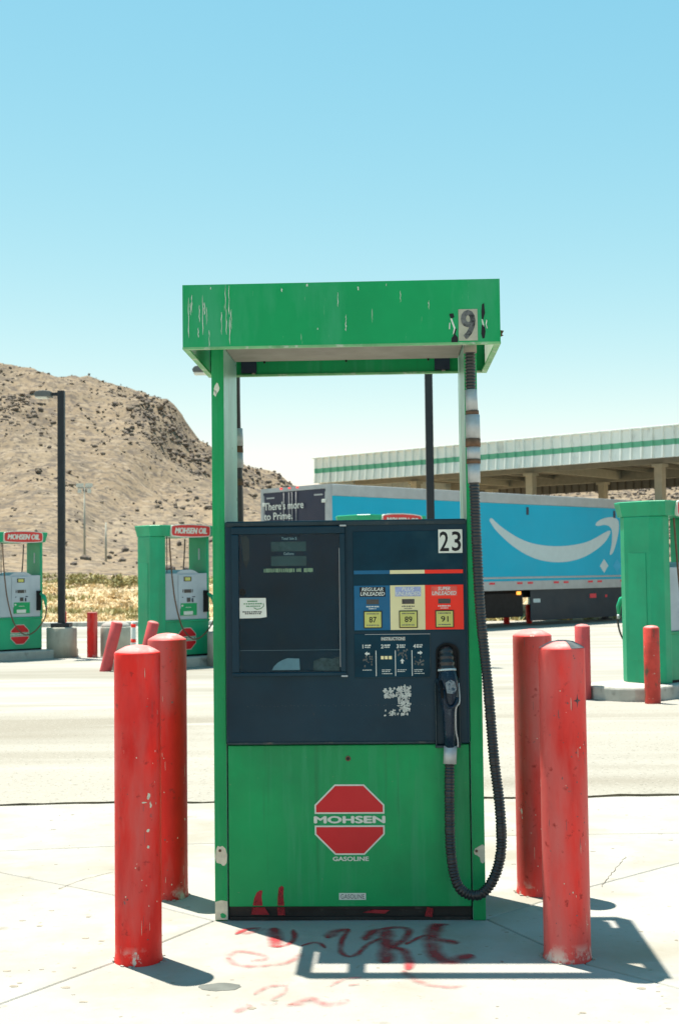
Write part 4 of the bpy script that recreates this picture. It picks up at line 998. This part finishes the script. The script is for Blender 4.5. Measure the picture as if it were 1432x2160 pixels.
for xx in (8.5, 13.2): B('vent', 'navy', sp_, xx-.06, xx+.06, -.02, -.0125, 3.42, 3.66)
sk = B('side_skirt', 'skirt', T, 8.62, 15.4, .02, .05, .14, 1.098)
B('skirt_plate', 'tprint', sk, 8.55+.2, 9.1, .012, .0195, .70, .82)
B('reflector', 'reflector', sk, 11.75, 12.1, .012, .0195, .78, .92); B('reflector', 'reflector', sk, 12.62, 12.72, .012, .0195, .79, .87)
B('marker_lamp', 'amber', T, 7.95, 8.12, .0, .04, .96, 1.06)
B('floor_frame', 'blackm', T, .1, TL, .25, TW-.25, .86, 1.098); B('axle_carriage', 'blackm', T, .4, 8.4, .7, TW-.7, .45, .859)
for xx in (1.3, 2.6):
    for yy in (.30, TW-.30):
        w = MB(); w.tube([(0, -.26, 0), (0, -.25, 0), (0, .25, 0), (0, .26, 0)], [.44, .51, .51, .44], 28)
        wo_ = w.build('tyre', M['tyre'], T, loc=(xx, yy, .51), fix=False); MB().tube([(0, -.262, 0), (0, -.20, 0)], [.27, .16], 20).build('rim', M['rail'], wo_, fix=False)
for yy in (.35, TW-.35): B('mud_flap', 'black', T, 3.35, 3.38, yy-.3, yy+.3, .15, .86)
for yy in (.5, TW-.5): B('landing_leg', 'skirt', T, 13.2, 13.38, yy-.08, yy+.08, .06, 1.10); B('landing_foot', 'skirt', T, 13.1, 13.48, yy-.15, yy+.15, .02, .06)
# black block added in place of the deep shade below the floor
B('under_floor_shade', 'blackm', T, 3.6, 8.35, .10, .68, .28, 1.02, bevel=.02)
# rear frame and doors
rf = MB()
rf.box(0, .14, -.035, .07, T0, T1-.001); rf.box(0, .14, TW-.07, TW+.035, T0, T1-.001); rf.box(.002, .138, .07, TW-.07, 3.93, T1-.001); rf.box(.002, .138, .07, TW-.07, T0, 1.22)
rear = rf.build('rear_frame', M['rail'], T)
for a, b in ((.075, 1.325), (1.335, TW-.075)):
    d = B('rear_door', 'navy', T, .02, .06, a, b, 1.225, 3.925, bevel=.008)
    for yy in ((b-.10, ) if a < 1 else (a+.055, a+.17, a+.39)): MB().tube([(-.0, yy, 1.24), (-.0, yy, 3.90)], .020, 8).build('lock_rod', M['rodgrey'], d, fix=False)
    ye = a+.03 if a < 1 else b-.03
    for z in (3.60, 2.70, 1.8): B('hinge', 'white', d, -.03, .0195, ye-.05, ye+.09 if a < 1 else ye+.05, z-.04, z+.05, bevel=.006)
    B('door_edge', 'rail', d, .012, .0195, *((a, a+.03) if a < 1 else (b-.03, b)), 1.3, 3.85)
    B('door_strip', 'rail', d, .012, .0195, *((a+.12, a+.45) if a < 1 else (b-.45, b-.12)), 3.76, 3.80)
for yy in (1.16, 1.48, 1.82): B('marker_lamp', 'redlamp', rear, -.03, -.001, yy-.03, yy+.03, 4.0, 4.03)
for s, z in (("There's more", 3.55), ("to Prime.", 3.27)):
    w_ = 1.62 if s[0] == 'T' else 1.17
    me = text_mesh(s, 'lettering', 'white', w=w_, h=.215 if s[0] == 'T' else .20, cx=0, cz=0, y=0, bold=.008, depth=.004, align='L')
    o = link('lettering', me, rear); o.matrix_local = Matrix.Translation((-.027, 2.52, z)) @ Matrix.Rotation(R(-90), 4, 'Z')
B('bumper', 'rail', T, .0, .1, .3, TW-.3, .48, .58); 
for yy in (.6, TW-.6): B('bumper_leg', 'rail', T, .02, .09, yy-.05, yy+.05, .581, T0-.002)

# ------------------------------------------------------------------ big truck-lane canopy
KA = math.atan2(-.662, .749)
K = empty('station_canopy', (-1.0, 54.0, -.32), KA); tag(K, 'large white station canopy with a green stripe, on cream steel columns behind the trailer', 'canopy')
KL, KD, KU, KT = 26.0, 12.0, 5.50, 6.54
zs = [KU, KU+.42, KU+.62, KT]
pm = MB(); w = .40
pr = [(0, 0), (.02, -.09), (.075, -.09), (.095, 0), (w-.022, 0)]
for a, b, mi, out in ((zs[0], zs[1], 0, (-.11, 0)), (zs[1], zs[2], 1, (0, 0)), (zs[2], zs[3], 0, (0, 0))):
    base = len(pm.v); n = len(pr)
    pm.v += [(x, y+out[0]*.4, a) for x, y in pr] + [(x, y+out[1], b) for x, y in pr] + [(x, .06, a) for x, y in pr] + [(x, .06, b) for x, y in pr]
    for k in range(n-1): pm.face([base+k, base+k+1, base+n+k+1, base+n+k], mi); pm.face([base+2*n+k+1, base+2*n+k, base+3*n+k, base+3*n+k+1], mi)
    pm.face([base+j for j in range(n)] + [base+2*n+j for j in reversed(range(n))], mi); pm.face([base+n+j for j in reversed(range(n))] + [base+3*n+j for j in range(n)], mi)
    pm.face([base, base+n, base+3*n, base+2*n], mi); pm.face([base+n-1, base+3*n-1, base+4*n-1, base+2*n-1][::-1], mi)
pme = pm.mesh('fascia_panel', [M['fwhite'], M['fgreen']])
for k in range(int(KL/w)):
    link('fascia_panel', pme, K, (k*w, 0, 0)); 
for k in range(int(KL/w)):
    o = link('fascia_panel', pme, K, (k*w+w, KD, 0), math.pi)
for k in range(int((KD-.2)/w)):
    link('fascia_panel', pme, K, (-.07, KD-.1-k*w, 0), -math.pi/2); link('fascia_panel', pme, K, (KL+.07, .1+k*w, 0), math.pi/2)
B('roof_edge', 'fwhite', K, -.12, KL+.1, -.07, KD+.07, KT+.002, KT+.06, bevel=.015)
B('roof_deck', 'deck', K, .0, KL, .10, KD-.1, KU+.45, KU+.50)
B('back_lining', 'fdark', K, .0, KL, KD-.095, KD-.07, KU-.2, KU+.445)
mb = MB()
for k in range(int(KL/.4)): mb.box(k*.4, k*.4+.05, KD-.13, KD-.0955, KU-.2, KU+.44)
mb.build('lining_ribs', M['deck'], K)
for y in (2.5, 9.5): B('girder', 'brown_steel', K, .1, KL-.1, y-.09, y+.09, KU+.02, KU+.449)
xc = [(3.4, 9.1, 14.6, 20.3, 25.4), (2.4, 8.25, 14.0, 19.8, 25.2)]
for j, y in enumerate((2.5, 9.5)):
    for x in xc[j]:
        c = B('column', 'cream_steel', K, x-.15, x+.15, y-.15, y+.15, 0, KU+.018)
        B('column_cap', 'cream_steel', c, x-.22, x+.22, y-.22, y+.22, KU-.09, KU+.012)
for x in xc[0]:
    B('crossbeam', 'cream_steel', K, x-.07, x+.07, 2.6, 9.4, KU+.10, KU+.448)
mb = MB()
for x in [1+1.6*i for i in range(16)]: mb.box(x-.04, x+.04, .2, KD-.2, KU+.30, KU+.448)
mb.build('purlins', M['brown_steel'], K)
